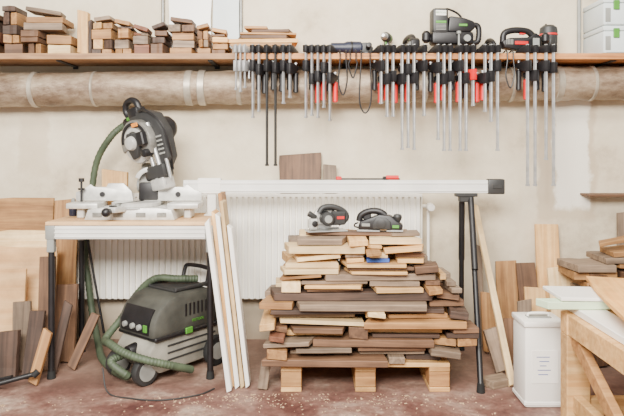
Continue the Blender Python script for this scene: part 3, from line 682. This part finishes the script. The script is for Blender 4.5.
def big_router(loc,yaw,label):
    r=root('plunge_router',label,'router',loc,(0,0,R(yaw)))
    part(B().box((0,0,0.007),(0.24,0.15,0.013),bev=0.005,seg=2),'base_plate',BLACK,r)
    for x in (-0.075,0.075): part(B().cyl((x,0.0,0.012),(x,0.0,0.15),0.010),'guide_column',STEEL,r)
    part(B().box((-0.01,0,0.105),(0.25,0.10,0.075),bev=0.016,seg=2),'plunge_carriage',BLACK,r)
    part(B().box((-0.085,-0.005,0.205),(0.095,0.10,0.15),bev=0.018,seg=2),'motor_housing',DGREY,r)
    part(B().prism([(-0.04,0.14),(0.10,0.14),(0.13,0.17),(0.12,0.205),(0.06,0.225),(-0.03,0.235)],-0.045,0.045,'Y',bev=0.012),'gear_housing',BLACK,r)
    part(B().box((-0.085,-0.056,0.248),(0.062,0.004,0.030),bev=0.001),'name_badge',WHITE,r,label='pale name badge')
    text('FESTOOL',0.0145,r,(-0.085,-0.0590,0.249),(R(90),0,0),GREEN)
    part(B().box((-0.085,-0.0565,0.195),(0.062,0.004,0.014),bev=0.001),'green_trim',GREEN,r)
    part(B().box((0.05,-0.0465,0.18),(0.05,0.004,0.014),bev=0.001),'green_trim',GREEN,r)
    b=B()
    for k in range(5): b.box((-0.085,-0.056,0.150+k*0.008),(0.06,0.003,0.003),bev=0)
    part(b,'air_vent',LGREY,r)
    part(B().tube([(0.10,0,0.19),(0.15,0,0.185),(0.16,0,0.14),(0.15,0,0.09),(0.11,0,0.08)],0.017,n=12),'handle',BLACK,r)
    part(B().cyl((-0.13,0,0.10),(-0.155,0,0.11),0.014).lathe([(0.014,-0.035),(0.026,-0.02),(0.026,0.02),(0.014,0.035)],(-0.16,0,0.115)),'side_knob',BLACK,r)
    part(B().cyl((0.02,-0.06,0.05),(0.02,-0.06,0.13),0.006).cyl((0.02,-0.06,0.125),(0.02,-0.06,0.14),0.013),'depth_stop',LGREY,r)
    part(B().cyl((0.07,-0.05,0.10),(0.07,-0.066,0.10),0.020),'lock_dial',LGREY,r)
    part(B().tube([(-0.06,0.02,0.275),(-0.02,0.03,0.29),(0.05,0.04,0.26),(0.09,0.05,0.20)],0.007,n=8),'power_cord',BLACK,r)
    return r
def router(loc,yaw,body,acc,label,s=1.0,word=None,wide=1.0):
    r=root('trim_router',label,'router',loc,(0,0,R(yaw)),None,s)
    k=wide
    part(B().lathe([(0.03,0),(0.085*k,0),(0.088*k,0.004),(0.088*k,0.012),(0.03,0.014)],n=36),'base_plate',BLACK,r)
    for x in (-0.06*k,0.06*k): part(B().cyl((x,0,0.012),(x,0,0.15),0.009),'guide_column',STEEL,r)
    part(B().lathe([(0.012,0.02),(0.018,0.035),(0.04*k,0.05),(0.055*k,0.07),(0.058*k,0.10),(0.060*k,0.18),(0.056*k,0.205),(0.035*k,0.222),(0.01,0.225)],n=30),'motor_housing',body,r)
    part(B().box((0,0,0.10),(0.18*k,0.07,0.06),bev=0.014,seg=2),'plunge_carriage',body,r)
    part(B().lathe([(0.059*k,0.150),(0.0625*k,0.153),(0.0625*k,0.160),(0.060*k,0.163)],n=30),'trim_band',acc,r)
    for sx in (-1,1): part(B().cyl((sx*0.08*k,0,0.10),(sx*0.11*k,0,0.11),0.014).lathe([(0.014,-0.035),(0.027,-0.02),(0.027,0.02),(0.014,0.035)],(sx*0.125*k,0,0.115)),'side_knob',BLACK,r)
    part(B().tube([(0.0,0.02,0.215),(0.03,0.02,0.235),(0.09,0.02,0.20),(0.12,0.02,0.14)],0.007,n=8),'power_cord',BLACK,r)
    return r
def drill(loc,yaw,body,acc,label,s=1.0):
    r=root('cordless_drill',label,'drill',loc,(0,0,R(yaw)),None,s)
    part(B().box((0,0,0.022),(0.11,0.065,0.043),bev=0.008,seg=2),'battery',BLACK,r)
    part(B().prism([(-0.03,0.04),(0.024,0.04),(0.016,0.13),(-0.04,0.13)],-0.018,0.018,'Y',bev=0.007),'grip',body,r)
    part(B().lathe([(0.015,-0.085),(0.032,-0.078),(0.037,-0.05),(0.037,0.04),(0.028,0.055)],(0,0,0.155),'X',n=24),'motor_housing',body,r)
    part(B().lathe([(0.026,0.055),(0.026,0.065),(0.022,0.07),(0.022,0.095),(0.012,0.11)],(0,0,0.155),'X',n=20),'chuck',STEEL,r)
    part(B().lathe([(0.0375,-0.02),(0.0385,-0.015),(0.0385,-0.005),(0.0375,0.0)],(0,0,0.155),'X',n=24),'trim_band',acc,r)
    part(B().box((0.026,0,0.112),(0.012,0.014,0.028),bev=0.003),'trigger',acc,r)
    return r
def grinder(loc,yaw,body,acc,label,s=1.0):
    r=root('angle_grinder',label,'angle grinder',loc,(0,0,R(yaw)),None,s)
    part(B().lathe([(0.018,-0.13),(0.028,-0.125),(0.030,-0.05),(0.038,-0.03),(0.038,0.05),(0.030,0.06)],(0,0,0.050),'X',n=24),'body_housing',body,r)
    part(B().prism([(0.055,0.02),(0.12,0.015),(0.125,0.05),(0.09,0.08),(0.055,0.078)],-0.028,0.028,'Y',bev=0.006),'gear_head',DGREY,r)
    part(B().cyl((0.09,0,0.012),(0.09,0,0.018),0.055,n=32).cyl((0.09,0,0.001),(0.09,0,0.012),0.02),'disc_guard',BLACK,r)
    part(B().lathe([(0.0385,-0.01),(0.0395,-0.008),(0.0395,0.0),(0.0385,0.002)],(0,0,0.050),'X',n=24),'trim_band',acc,r)
    part(B().cyl((0.09,-0.02,0.045),(0.09,-0.09,0.055),0.012,0.016,bev=0.003),'side_handle',BLACK,r)
    return r
STZ=1.7445
grinder((X(352,3.62),3.62,STZ),4,NAVY,BLACK,'dark blue angle grinder lying on the shelf')
drill((X(388,3.62),3.69,STZ),250,DGREY,GREEN,'grey and green cordless drill standing on the shelf',0.80)
jigsaw((X(411,3.66),3.68,STZ),-78,BLACK,GREEN,'black jigsaw standing on the wall shelf',0.85)
big_router((X(453,3.62),3.63,STZ),3,'large boxy black plunge router with green trim on the shelf')
circular_saw((X(491,3.66),3.70,STZ),96,BLACK,GREEN,'dark compact circular saw on the shelf',s=0.66)
jigsaw((X(521,3.62),3.60,STZ),6,BLACK,REDP,'black jigsaw with red trim on the shelf',1.0)
router((X(551,3.64),3.68,STZ),60,DGREY,REDP,'small grey trim router standing on the shelf',0.88)
circular_saw((X(326,3.2),3.21,ZT+0.0195),192,DGREY,REDP,'silver and black circular saw lying on the timber pile',s=0.80)
planer((X(381,3.2),3.20,ZT+0.0195),(0,0,R(-9)),BLACK,DGREY,GREEN,'black electric planer with green trim on the timber pile',s=0.86)

for i,(pa,pb,pl,tone) in enumerate(((340,346,95,BLACK),(350,356,78,BLACK),(361,370,113,BLACK),(507,513,88,BLACK))):
    D=3.482
    c=root('hanging_cable','black tool cable looping down from the shelf edge','cable',(X(pa,D),D,1.7))
    wpart(B().tube([(X(pa,D),3.56,STZ+0.006),(X(pa,D),3.49,STZ+0.012),(X(pa,D),D-0.008,1.70),(X(pa-1.5,D),D-0.008,Z(pl-12,D)),(X((pa+pb)/2,D),D-0.008,Z(pl,D)),(X(pb+1,D),D-0.008,Z(pl-14,D)),(X(pb,D),D-0.008,1.70),(X(pb,D),3.49,STZ+0.012),(X(pb,D),3.56,STZ+0.006)],0.0042,n=8),'cord',tone,c)

# ============================================================ CLAMPS
GC='bar clamps hanging from the shelf edge'
FJ={}
def clampmeshes(style):
    if style in FJ: return FJ[style]
    hm={'A':BLACK,'B':REDP,'S':CLST,'R':BLACK}[style]
    th=0.064 if style!='S' else 0.045
    jw=0.0115 if style!='S' else 0.006
    fj=B().prism([(-0.018,0.0005),(th+0.014,0.0005),(th+0.014,0.014),(0.018,0.042),(-0.018,0.042)],-jw,jw,'X',bev=0.0015).mesh('fixed_jaw',BLACK if style!='S' else CLST)
    sj=B().prism([(-0.019,-0.040),(0.020,-0.040),(th+0.014,-0.010),(th+0.014,0.010),(0.020,0.022),(-0.019,0.022)],-jw-0.001,jw+0.001,'X',bev=0.0015).mesh('sliding_jaw',{'A':BLACK,'B':BLACK,'S':CLST,'R':REDP}[style])
    hl=0.115 if style!='S' else 0.05; hr=0.0156 if style!='S' else 0.007
    hd=B().lathe([(hr*0.5,-0.03-hl),(hr,-0.025-hl),(hr*0.88,-0.03-hl*0.5),(hr,-0.032),(hr*0.6,-0.026)],(0,th,0),n=14).mesh('handle',hm)
    sp=B().cyl((0,th,-0.03),(0,th,0.024),0.005,n=10).cyl((0,th,0.024),(0,th,0.031),0.010,n=14).mesh('screw_spindle',CLST)
    FJ[style]=(fj,sj,hd,sp); return FJ[style]
barc={}
CLAB={'A':'steel bar clamp with black jaws and handle','B':'steel bar clamp with red handle','S':'small silver bar clamp','R':'steel bar clamp with red jaw'}
def clamp(px,pyb,style,yaw,slide=0.0,dark=False):
    D=3.482; zb=Z(pyb,D); L=1.7445-zb
    r=root('bar_clamp',CLAB[style]+' on the shelf edge','clamp',(X(px,D),D,1.7445),(0,0,R(yaw)),GC)
    key=(round(L,2),style,dark)
    if key not in barc:
        w=0.018 if style!='S' else 0.010
        barc[key]=B().box((0,0,(0.048-L)/2),(0.008,w,0.048+L),bev=0.001).box((0,0,-L+0.006),(0.012,w+0.006,0.012),bev=0.001).mesh('bar',DGREY if dark else CLST)
    bo=link(bpy.data.objects.new('bar',barc[key])); bo.parent=r
    fj,sj,hd,sp=clampmeshes(style); zz=-0.0675-slide
    for nm,me,zo in (('fixed_jaw',fj,0),('sliding_jaw',sj,zz),('handle',hd,zz),('screw_spindle',sp,zz)):
        o=link(bpy.data.objects.new(nm,me)); o.parent=r; o.location=(0,0,zo)
CL=[(236,90,'S',-25,0),(240.5,92,'S',-25,0.0),(245,88,'S',-25,0.0),(253,118,'A',-25,0),(259,112,'A',-25,0.02),
(267,166,'A',-30,0.0,1),(275.5,166,'A',-30,0.01,1),(283.5,104,'A',-30,0),(290,98,'A',-30,0.015),
(306,118,'A',-30,0.0),(312,116,'B',-30,0.075),(318,118,'B',-30,0.06),(324,108,'A',-30,0.01),(330,121,'B',-30,0.07),
(381,104,'A',30,0),(387,117,'B',30,0.075),(393,117,'B',30,0.06),(402,150,'B',30,0.075),(408,148,'A',30,0.02),(414,150,'B',30,0.07),
(424,116,'A',30,0.0),(438,140,'A',30,0.01),(444,151,'B',30,0.075),(450,151,'B',30,0.06),(460,151,'A',30,0.0),(466,151,'B',30,0.07),
(473,106,'R',30,0.05),(485,112,'B',30,0.07),(491,122,'B',30,0.06),(497.5,151,'A',30,0.0),
(527.5,186,'A',30,0.0),(535,186,'B',30,0.055),(546,160,'A',30,0.0),(553.5,186,'A',30,0.01)]
for c in CL: clamp(*c[:5],dark=bool(len(c)>5 and c[5]))

# ============================================================ SHELF OFFCUTS
GS='wood offcuts stacked on the shelf'
rs=random.Random(15)
def stack(pa,pb,ptop,D=3.6,mats=None,dmin=0.14,dmax=0.22,tmin=0.03,tmax=0.07,z0=STZ,group=GS,where='stacked on the wall shelf',endon=0.35,maxn=9,tip=0):
    x0,x1=X(pa,D),X(pb,D); zt=Z(ptop,D); z=z0+0.0005; n=0
    while z<zt-0.012 and n<maxn:
        t=min(rs.uniform(tmin,tmax),max(zt-z,0.014)); w=(x1-x0)*rs.uniform(0.7,1.06); dp=rs.uniform(dmin,dmax)
        w=min(w,x1-x0)
        xc=(x0+x1)/2+rs.uniform(-1,1)*((x1-x0)-w)/2; m=rs.choice(mats or [OAK]); yc=D-0.075+dp/2+rs.uniform(0,0.03)
        al=rs.random()>endon
        if al: put(w-0.004,dp,t-0.001,xc,yc,z,rs.uniform(-5,5),m,True,group=group,where=where)
        else:
            h=w/2
            for s in (-1,1): put(dp,h-0.006,t*(1 if s<0 else rs.choice([1,0.98]))-0.001,xc+s*h/2,yc,z,rs.uniform(-1,1),rs.choice(mats or [OAK]),False,group=group,where=where)
        z+=t; n+=1
    if tip:
        w=(x1-x0)*0.8; th=0.024; zc=z+th/2*math.cos(R(tip))+w/2*math.sin(R(abs(tip)))
        put(w,0.14,th,(x0+x1)/2,D,0,0,rs.choice(mats or [OAK]),True,tilt=tip,group=group,where=where,zc=zc+0.001)
    return z
MX=[BROWN,OAK,GREY,OAK,DARK,BROWN,PINE]
stack(-14,6,16,mats=[BROWN,DARK,RED]); stack(7,25,8,mats=[BROWN,DARK,OAK],tmin=0.05,tmax=0.08)
z=stack(26,46,32,mats=[OAK,BROWN,OAK]); z=stack(26,68,18,mats=[OAK,OAK,GREY],z0=z,endon=0,tmin=0.03,tip=9)
stack(47,76,34,mats=[PINE,PALE,OAK],tmin=0.05,tmax=0.065,maxn=2)
upright('timber_offcut',X(84,3.6),0.065,Z(13,3.6)-STZ,0.05,3.6,0,PINE,'pine block standing upright on the wall shelf','timber',zb=STZ,group=GS)
upright('timber_offcut',X(91.5,3.6),0.022,0.20,0.06,3.6,0,DARK,'dark thin offcut standing upright on the wall shelf','timber',zb=STZ,group=GS)
stack(95,116,24,mats=MX,tmin=0.03,tmax=0.06,tip=-8); stack(117,134,28,mats=MX,tmin=0.03,tmax=0.06,tip=12)
stack(135,152,34,mats=[OAK,RED,GREY],tip=18); stack(153,169,32,mats=[BROWN,DARK,OAK],tip=-20)
stack(170,197,26,mats=[OAK,OAK,BROWN,GREY],tmin=0.03,tmax=0.06,tip=8); stack(198,211,30,mats=[OAK,BROWN,GREY],tmin=0.03,tmax=0.06,tip=-14); stack(212,229,36,mats=[BROWN,OAK,PINE],tmin=0.03,tmax=0.06,tip=10)
put(0.27,0.18,0.05,X(258,3.6),3.64,STZ+0.0005,2,GREY,True,group=GS,where='lying on the shelf')
zz=STZ+0.051
for i,(a,c,t,m) in enumerate(((234,289,0.020,OAK),(230,297,0.026,PINE),(238,290,0.022,BROWN),(240,296,0.014,OAK),(250,292,0.020,BROWN),(246,268,0.018,OAK))):
    put(X(c,3.6)-X(a,3.6),0.16,t-0.001,(X(a,3.6)+X(c,3.6))/2,3.64,zz,rs.uniform(-3,3),m,True,group=GS,where='in a neat stack on the shelf'); zz+=t
upright('white_sheet',X(190,3.77),0.27,0.50,0.012,3.765,2,CREAM,'white sheet leaning on the wall behind shelf offcuts','sheet',zb=STZ)
upright('white_sheet',X(226,3.77),0.17,0.46,0.012,3.762,2,CASEG,'pale grey sheet leaning on the wall behind shelf offcuts','sheet',zb=STZ)
for px in (163,241):
    solo(B().cyl((0,0,0),(0,0,1.2),0.011),'conduit',CASTD,'thin grey conduit running up the wall','pipe',(X(px,3.785),3.785,STZ+0.001))
solo(B().cyl((0,0,0),(0,0,1.2),0.012),'conduit',LGREY,'thin grey conduit running up the wall','pipe',(X(579,3.785),3.785,STZ+0.001))

for i in range(2):
    x0=X(594,3.62); z0=STZ+0.0005+i*0.163
    s=root('tool_case','pale grey plastic tool case with green latches on the shelf','case',(x0+0.20,3.65,z0),group='stacked tool cases')
    part(B().box((0,0,0.066),(0.39,0.27,0.13),bev=0.010,seg=2).box((0,0,0.012),(0.36,0.274,0.012),bev=0.002),'case_body',CASEG,s)
    part(B().box((0,0,0.147),(0.39,0.27,0.030),bev=0.008,seg=2),'case_lid',CASEG,s)
    part(B().box((-0.12,-0.139,0.118),(0.035,0.012,0.055),bev=0.003),'latch',GREEN,s)
    part(B().tube([(-0.06,-0.135,0.06),(-0.05,-0.15,0.05),(0.05,-0.15,0.05),(0.06,-0.135,0.06)],0.008,n=10),'handle',LGREY,s)
    part(B().box((-0.168,-0.137,0.06),(0.03,0.004,0.08),bev=0.001),'label_holder',LGREY,s)

# ============================================================ RIGHT SIDE BOARDS
upright('timber_batten',X(513,3.02),0.035,1.09,0.025,3.03,40,PALE,'long pale batten leaning back onto the wall','board')
upright('wood_board',X(482,3.62),0.05,0.60,0.02,3.64,8,GREY,'narrow grey-brown board leaning on the wall')
upright('wood_board',X(510,3.64),0.13,0.50,0.02,3.65,8,OAK,'oak board leaning on the wall')
upright('wood_board',X(492,3.5),0.09,0.34,0.02,3.52,10,OAK,'oak offcut standing on the floor')
upright('wood_board',X(534,3.6),0.12,0.50,0.02,3.60,9,BROWN,'brown board leaning on the wall',roll=-3)
upright('wood_board',X(553,3.66),0.15,0.72,0.022,3.69,6,PINE,'tall pine board leaning on the wall')
upright('wood_board',X(567,3.50),0.16,0.50,0.02,3.50,11,PALE,'pale wide board leaning on the wall')
upright('wood_board',X(540,3.40),0.12,0.40,0.02,3.41,11,PINE,'pine board leaning behind the white can')
upright('wood_board',X(523,3.3),0.08,0.36,0.02,3.28,11,GREY,'weathered board leaning behind the white can',roll=4)
upright('wood_block',X(497,3.2),0.08,0.22,0.04,3.22,12,GREY,'grey-brown block leaning on the floor by the stand','offcut',roll=-14)
upright('wood_block',X(512,3.34),0.09,0.24,0.03,3.36,12,BROWN,'brown block standing on the floor','offcut')
upright('wood_board',X(590,3.40),0.10,0.50,0.02,3.30,0,BROWN,'narrow brown board standing before the timber stack',roll=0)
put(0.14,0.09,0.04,X(497,3.05),3.06,0.0005,25,GREY,True,group=None,where='lying on the floor')

WS=root('side_shelf','thin brown wooden ledge fixed low on the wall','shelf',(X(610,3.72),3.73,Z(196,3.72)))
part(B().box((0.16,0,0.007),(0.62,0.138,0.013),bev=0.002),'shelf_board',BROWN,WS,smooth=False)
part(B().box((0.34,0.055,-0.04),(0.02,0.02,0.08),bev=0.002),'bracket',DGREY,WS)
GR='timber stacked behind the workbench'
x0=1.46; z=0.0005; rs2=random.Random(12)
while z<0.64:
    t=rs2.uniform(0.03,0.06); x=x0+rs2.uniform(-0.05,0.10)+max(0,z-0.52)*1.1
    while x<2.0:
        L=rs2.uniform(0.10,0.4); m=rs2.choice([BROWN,DARK,OAK,GREY,GREY,OAK])
        if rs2.random()<0.35:
            a=min(0.4*t/L,R(6)); put(L-0.012,0.20,t-L*math.sin(a)-0.002,x+L/2,3.40,0,rs2.uniform(-6,6)*0.5,m,True,tilt=math.degrees(a)*rs2.choice([-1,1]),group=GR,where='stacked behind the workbench',zc=z+t/2)
        else: put(L-0.01,0.24,t-0.001,x+L/2,3.40+rs2.uniform(-0.02,0.05),z,rs2.uniform(-3,3),m,True,group=GR,where='stacked behind the workbench')
        x+=L
    z+=t
put(0.42,0.07,0.022,1.80,3.40,0,8,OAK,True,tilt=-9,group=GR,where='stacked behind the workbench',zc=z+0.048)
upright('wood_board',X(624,3.7),0.06,0.80,0.022,3.70,2,GREY,'narrow grey board standing against the wall')

# ============================================================ WHITE CAN
WC=root('plastic_canister','squarish white plastic canister with blue label on the floor','canister',(X(539,2.86),2.87,0))
part(B().box((0,0,0.185),(0.185,0.17,0.37),bev=0.012,seg=2).box((0,0,0.02),(0.190,0.175,0.025),bev=0.006),'canister_body',WHITE,WC)
part(B().box((0,0,0.383),(0.195,0.18,0.026),bev=0.006,seg=2),'lid',CREAM,WC)
part(B().box((0.0,0,0.398),(0.11,0.05,0.006),bev=0.002),'handle_recess',LGREY,WC)
part(B().tube([(-0.05,0,0.397),(-0.04,0,0.413),(0.04,0,0.413),(0.05,0,0.397)],0.006,n=10),'handle',WHITE,WC)
part(B().box((0.0,-0.0865,0.19),(0.12,0.002,0.15),bev=0),'label_sheet',CREAM,WC,label='pale paper label')
b=B()
for k in range(5): b.box((-0.01+0.005*(k%2),-0.0880,0.235-k*0.02),(0.06-0.015*(k%3),0.001,0.003),bev=0)
part(b,'label_print',BLUE,WC)

# ============================================================ WORKBENCH (right)
bx0,bx1,by0,by1,bz=1.07,2.15,1.55,2.62,0.495
WB=root('workbench','low pine trestle workbench with cross braces','workbench',((bx0+bx1)/2,(by0+by1)/2,0))
for x in (bx0+0.05,bx1-0.05):
    for y in (by0+0.04,by1-0.04): wpart(B().box((x,y,(bz-0.09)/2+0.0005),(0.10,0.07,bz-0.09),bev=0.004),'leg',PINE,WB,smooth=False)
for y in (by0+0.04,by1-0.04):
    wpart(B().box(((bx0+bx1)/2,y,bz-0.045),(bx1-bx0,0.07,0.09),bev=0.004),'top_rail',PINE,WB,smooth=False)
    wpart(B().box(((bx0+bx1)/2,y,0.10),(bx1-bx0-0.2,0.04,0.07),bev=0.004),'stretcher',PINE,WB,smooth=False)
for x in (bx0+0.035,bx1-0.035):
    wpart(B().box((x,(by0+by1)/2,bz-0.045),(0.06,by1-by0-0.15,0.088),bev=0.004),'side_rail',PINE,WB,smooth=False)
    wpart(B().box((x+0.01,(by0+by1)/2,0.12),(0.04,by1-by0-0.15,0.07),bev=0.004),'side_stretcher',PINE,WB,smooth=False)
    a=math.atan2(0.24,0.42)
    for yc,sg in ((by1-0.29,1),(by0+0.29,-1)):
        wpart(B().box((x,yc,0.28),(0.035,0.50,0.06),rot=(sg*a,0,0),bev=0.003),'diagonal_brace',OAK,WB,smooth=False)
def flat(name,x0,x1,y0,y1,z,t,m,label,yaw=0,along='Y',cat='board'):
    if along=='Y': return board(name,y1-y0,x1-x0,t,((x0+x1)/2,(y0+y1)/2,z+t/2),(0,0,R(90+yaw)),m,label,cat)
    return board(name,x1-x0,y1-y0,t,((x0+x1)/2,(y0+y1)/2,z+t/2),(0,0,R(yaw)),m,label,cat)
z=bz+0.0005
flat('white_plank',1.10,1.22,1.6,2.60,z,0.03,CREAM,'white painted plank lying along the workbench')
flat('timber_plank',1.24,1.34,1.6,2.60,z,0.03,PINE,'pine plank lying along the workbench')
flat('timber_plank',1.38,1.60,1.6,2.60,z,0.03,PALE,'pale wide plank lying along the workbench')
flat('timber_plank',1.64,2.10,1.6,2.60,z,0.03,OAK,'oak board lying along the workbench')
z+=0.031
flat('green_batten',0.96,1.50,2.50,2.57,z,0.034,PGREEN,'pale green painted batten across the workbench',along='X')
flat('timber_plank',1.25,1.9,1.9,2.05,z,0.034,PALE,'pale spacer plank across the workbench',along='X')
z+=0.035
flat('white_sheet',1.03,1.60,2.48,2.70,z,0.016,WHITE,'white board lying over the green batten',along='X',yaw=-4)
z+=0.017
board('plywood_sheet',0.95,0.85,0.02,(1.55,2.25,z+0.011),(0,0,R(74)),ORANGE,'orange-toned plywood sheet lying on the workbench','sheet')

# ============================================================ FLOOR DEBRIS
b=B(); rd=random.Random(9)
for i in range(430):
    u=rd.random()
    if u<0.4: x=rd.gauss(-0.30,0.22); y=rd.gauss(2.88,0.05)
    elif u<0.65: x=rd.gauss(0.35,0.3); y=rd.gauss(2.86,0.06)
    else: x=rd.uniform(-1.65,0.95); y=rd.uniform(2.66,2.94)
    if y>2.945: y=2.94
    s=rd.uniform(0.001,0.0042)*(2.2 if rd.random()<0.07 else 1); b.box((x,y,0.0016),(s*2.2,s,0.002),rot=(0,0,rd.uniform(0,3)),bev=0)
solo(b,'wood_shavings',DUST,'scattered sawdust and small wood chips on the floor','wood shavings',kind='stuff',smooth=False)

# ============================================================ LIGHT / CAMERA
w=bpy.data.worlds.new('World'); scene.world=w; w.use_nodes=True
w.node_tree.nodes['Background'].inputs['Color'].default_value=(1.0,0.96,0.90,1); w.node_tree.nodes['Background'].inputs['Strength'].default_value=0.6
def area(name,loc,target,size,sy,power,col):
    l=bpy.data.lights.new(name,'AREA'); l.shape='RECTANGLE'; l.size=size; l.size_y=sy; l.energy=power; l.color=col
    o=link(bpy.data.objects.new(name,l)); o.location=loc; o.rotation_euler=(Vector(target)-Vector(loc)).to_track_quat('-Z','Y').to_euler(); return o
area('window_light',(-0.8,-0.8,2.8),(0,3.8,0.9),2.4,1.2,580,(1.0,0.96,0.895))
area('ceiling_lamp',(0.3,1.6,3.1),(0.1,3.4,0.4),2.4,0.6,120,(1.0,0.945,0.86))
cam=bpy.data.cameras.new('camera'); co=link(bpy.data.objects.new('camera',cam))
co.location=(0,0,H); co.rotation_euler=(R(90),0,0); cam.lens=35; cam.sensor_width=36; cam.sensor_fit='HORIZONTAL'
cam.shift_y=-58/624; scene.camera=co
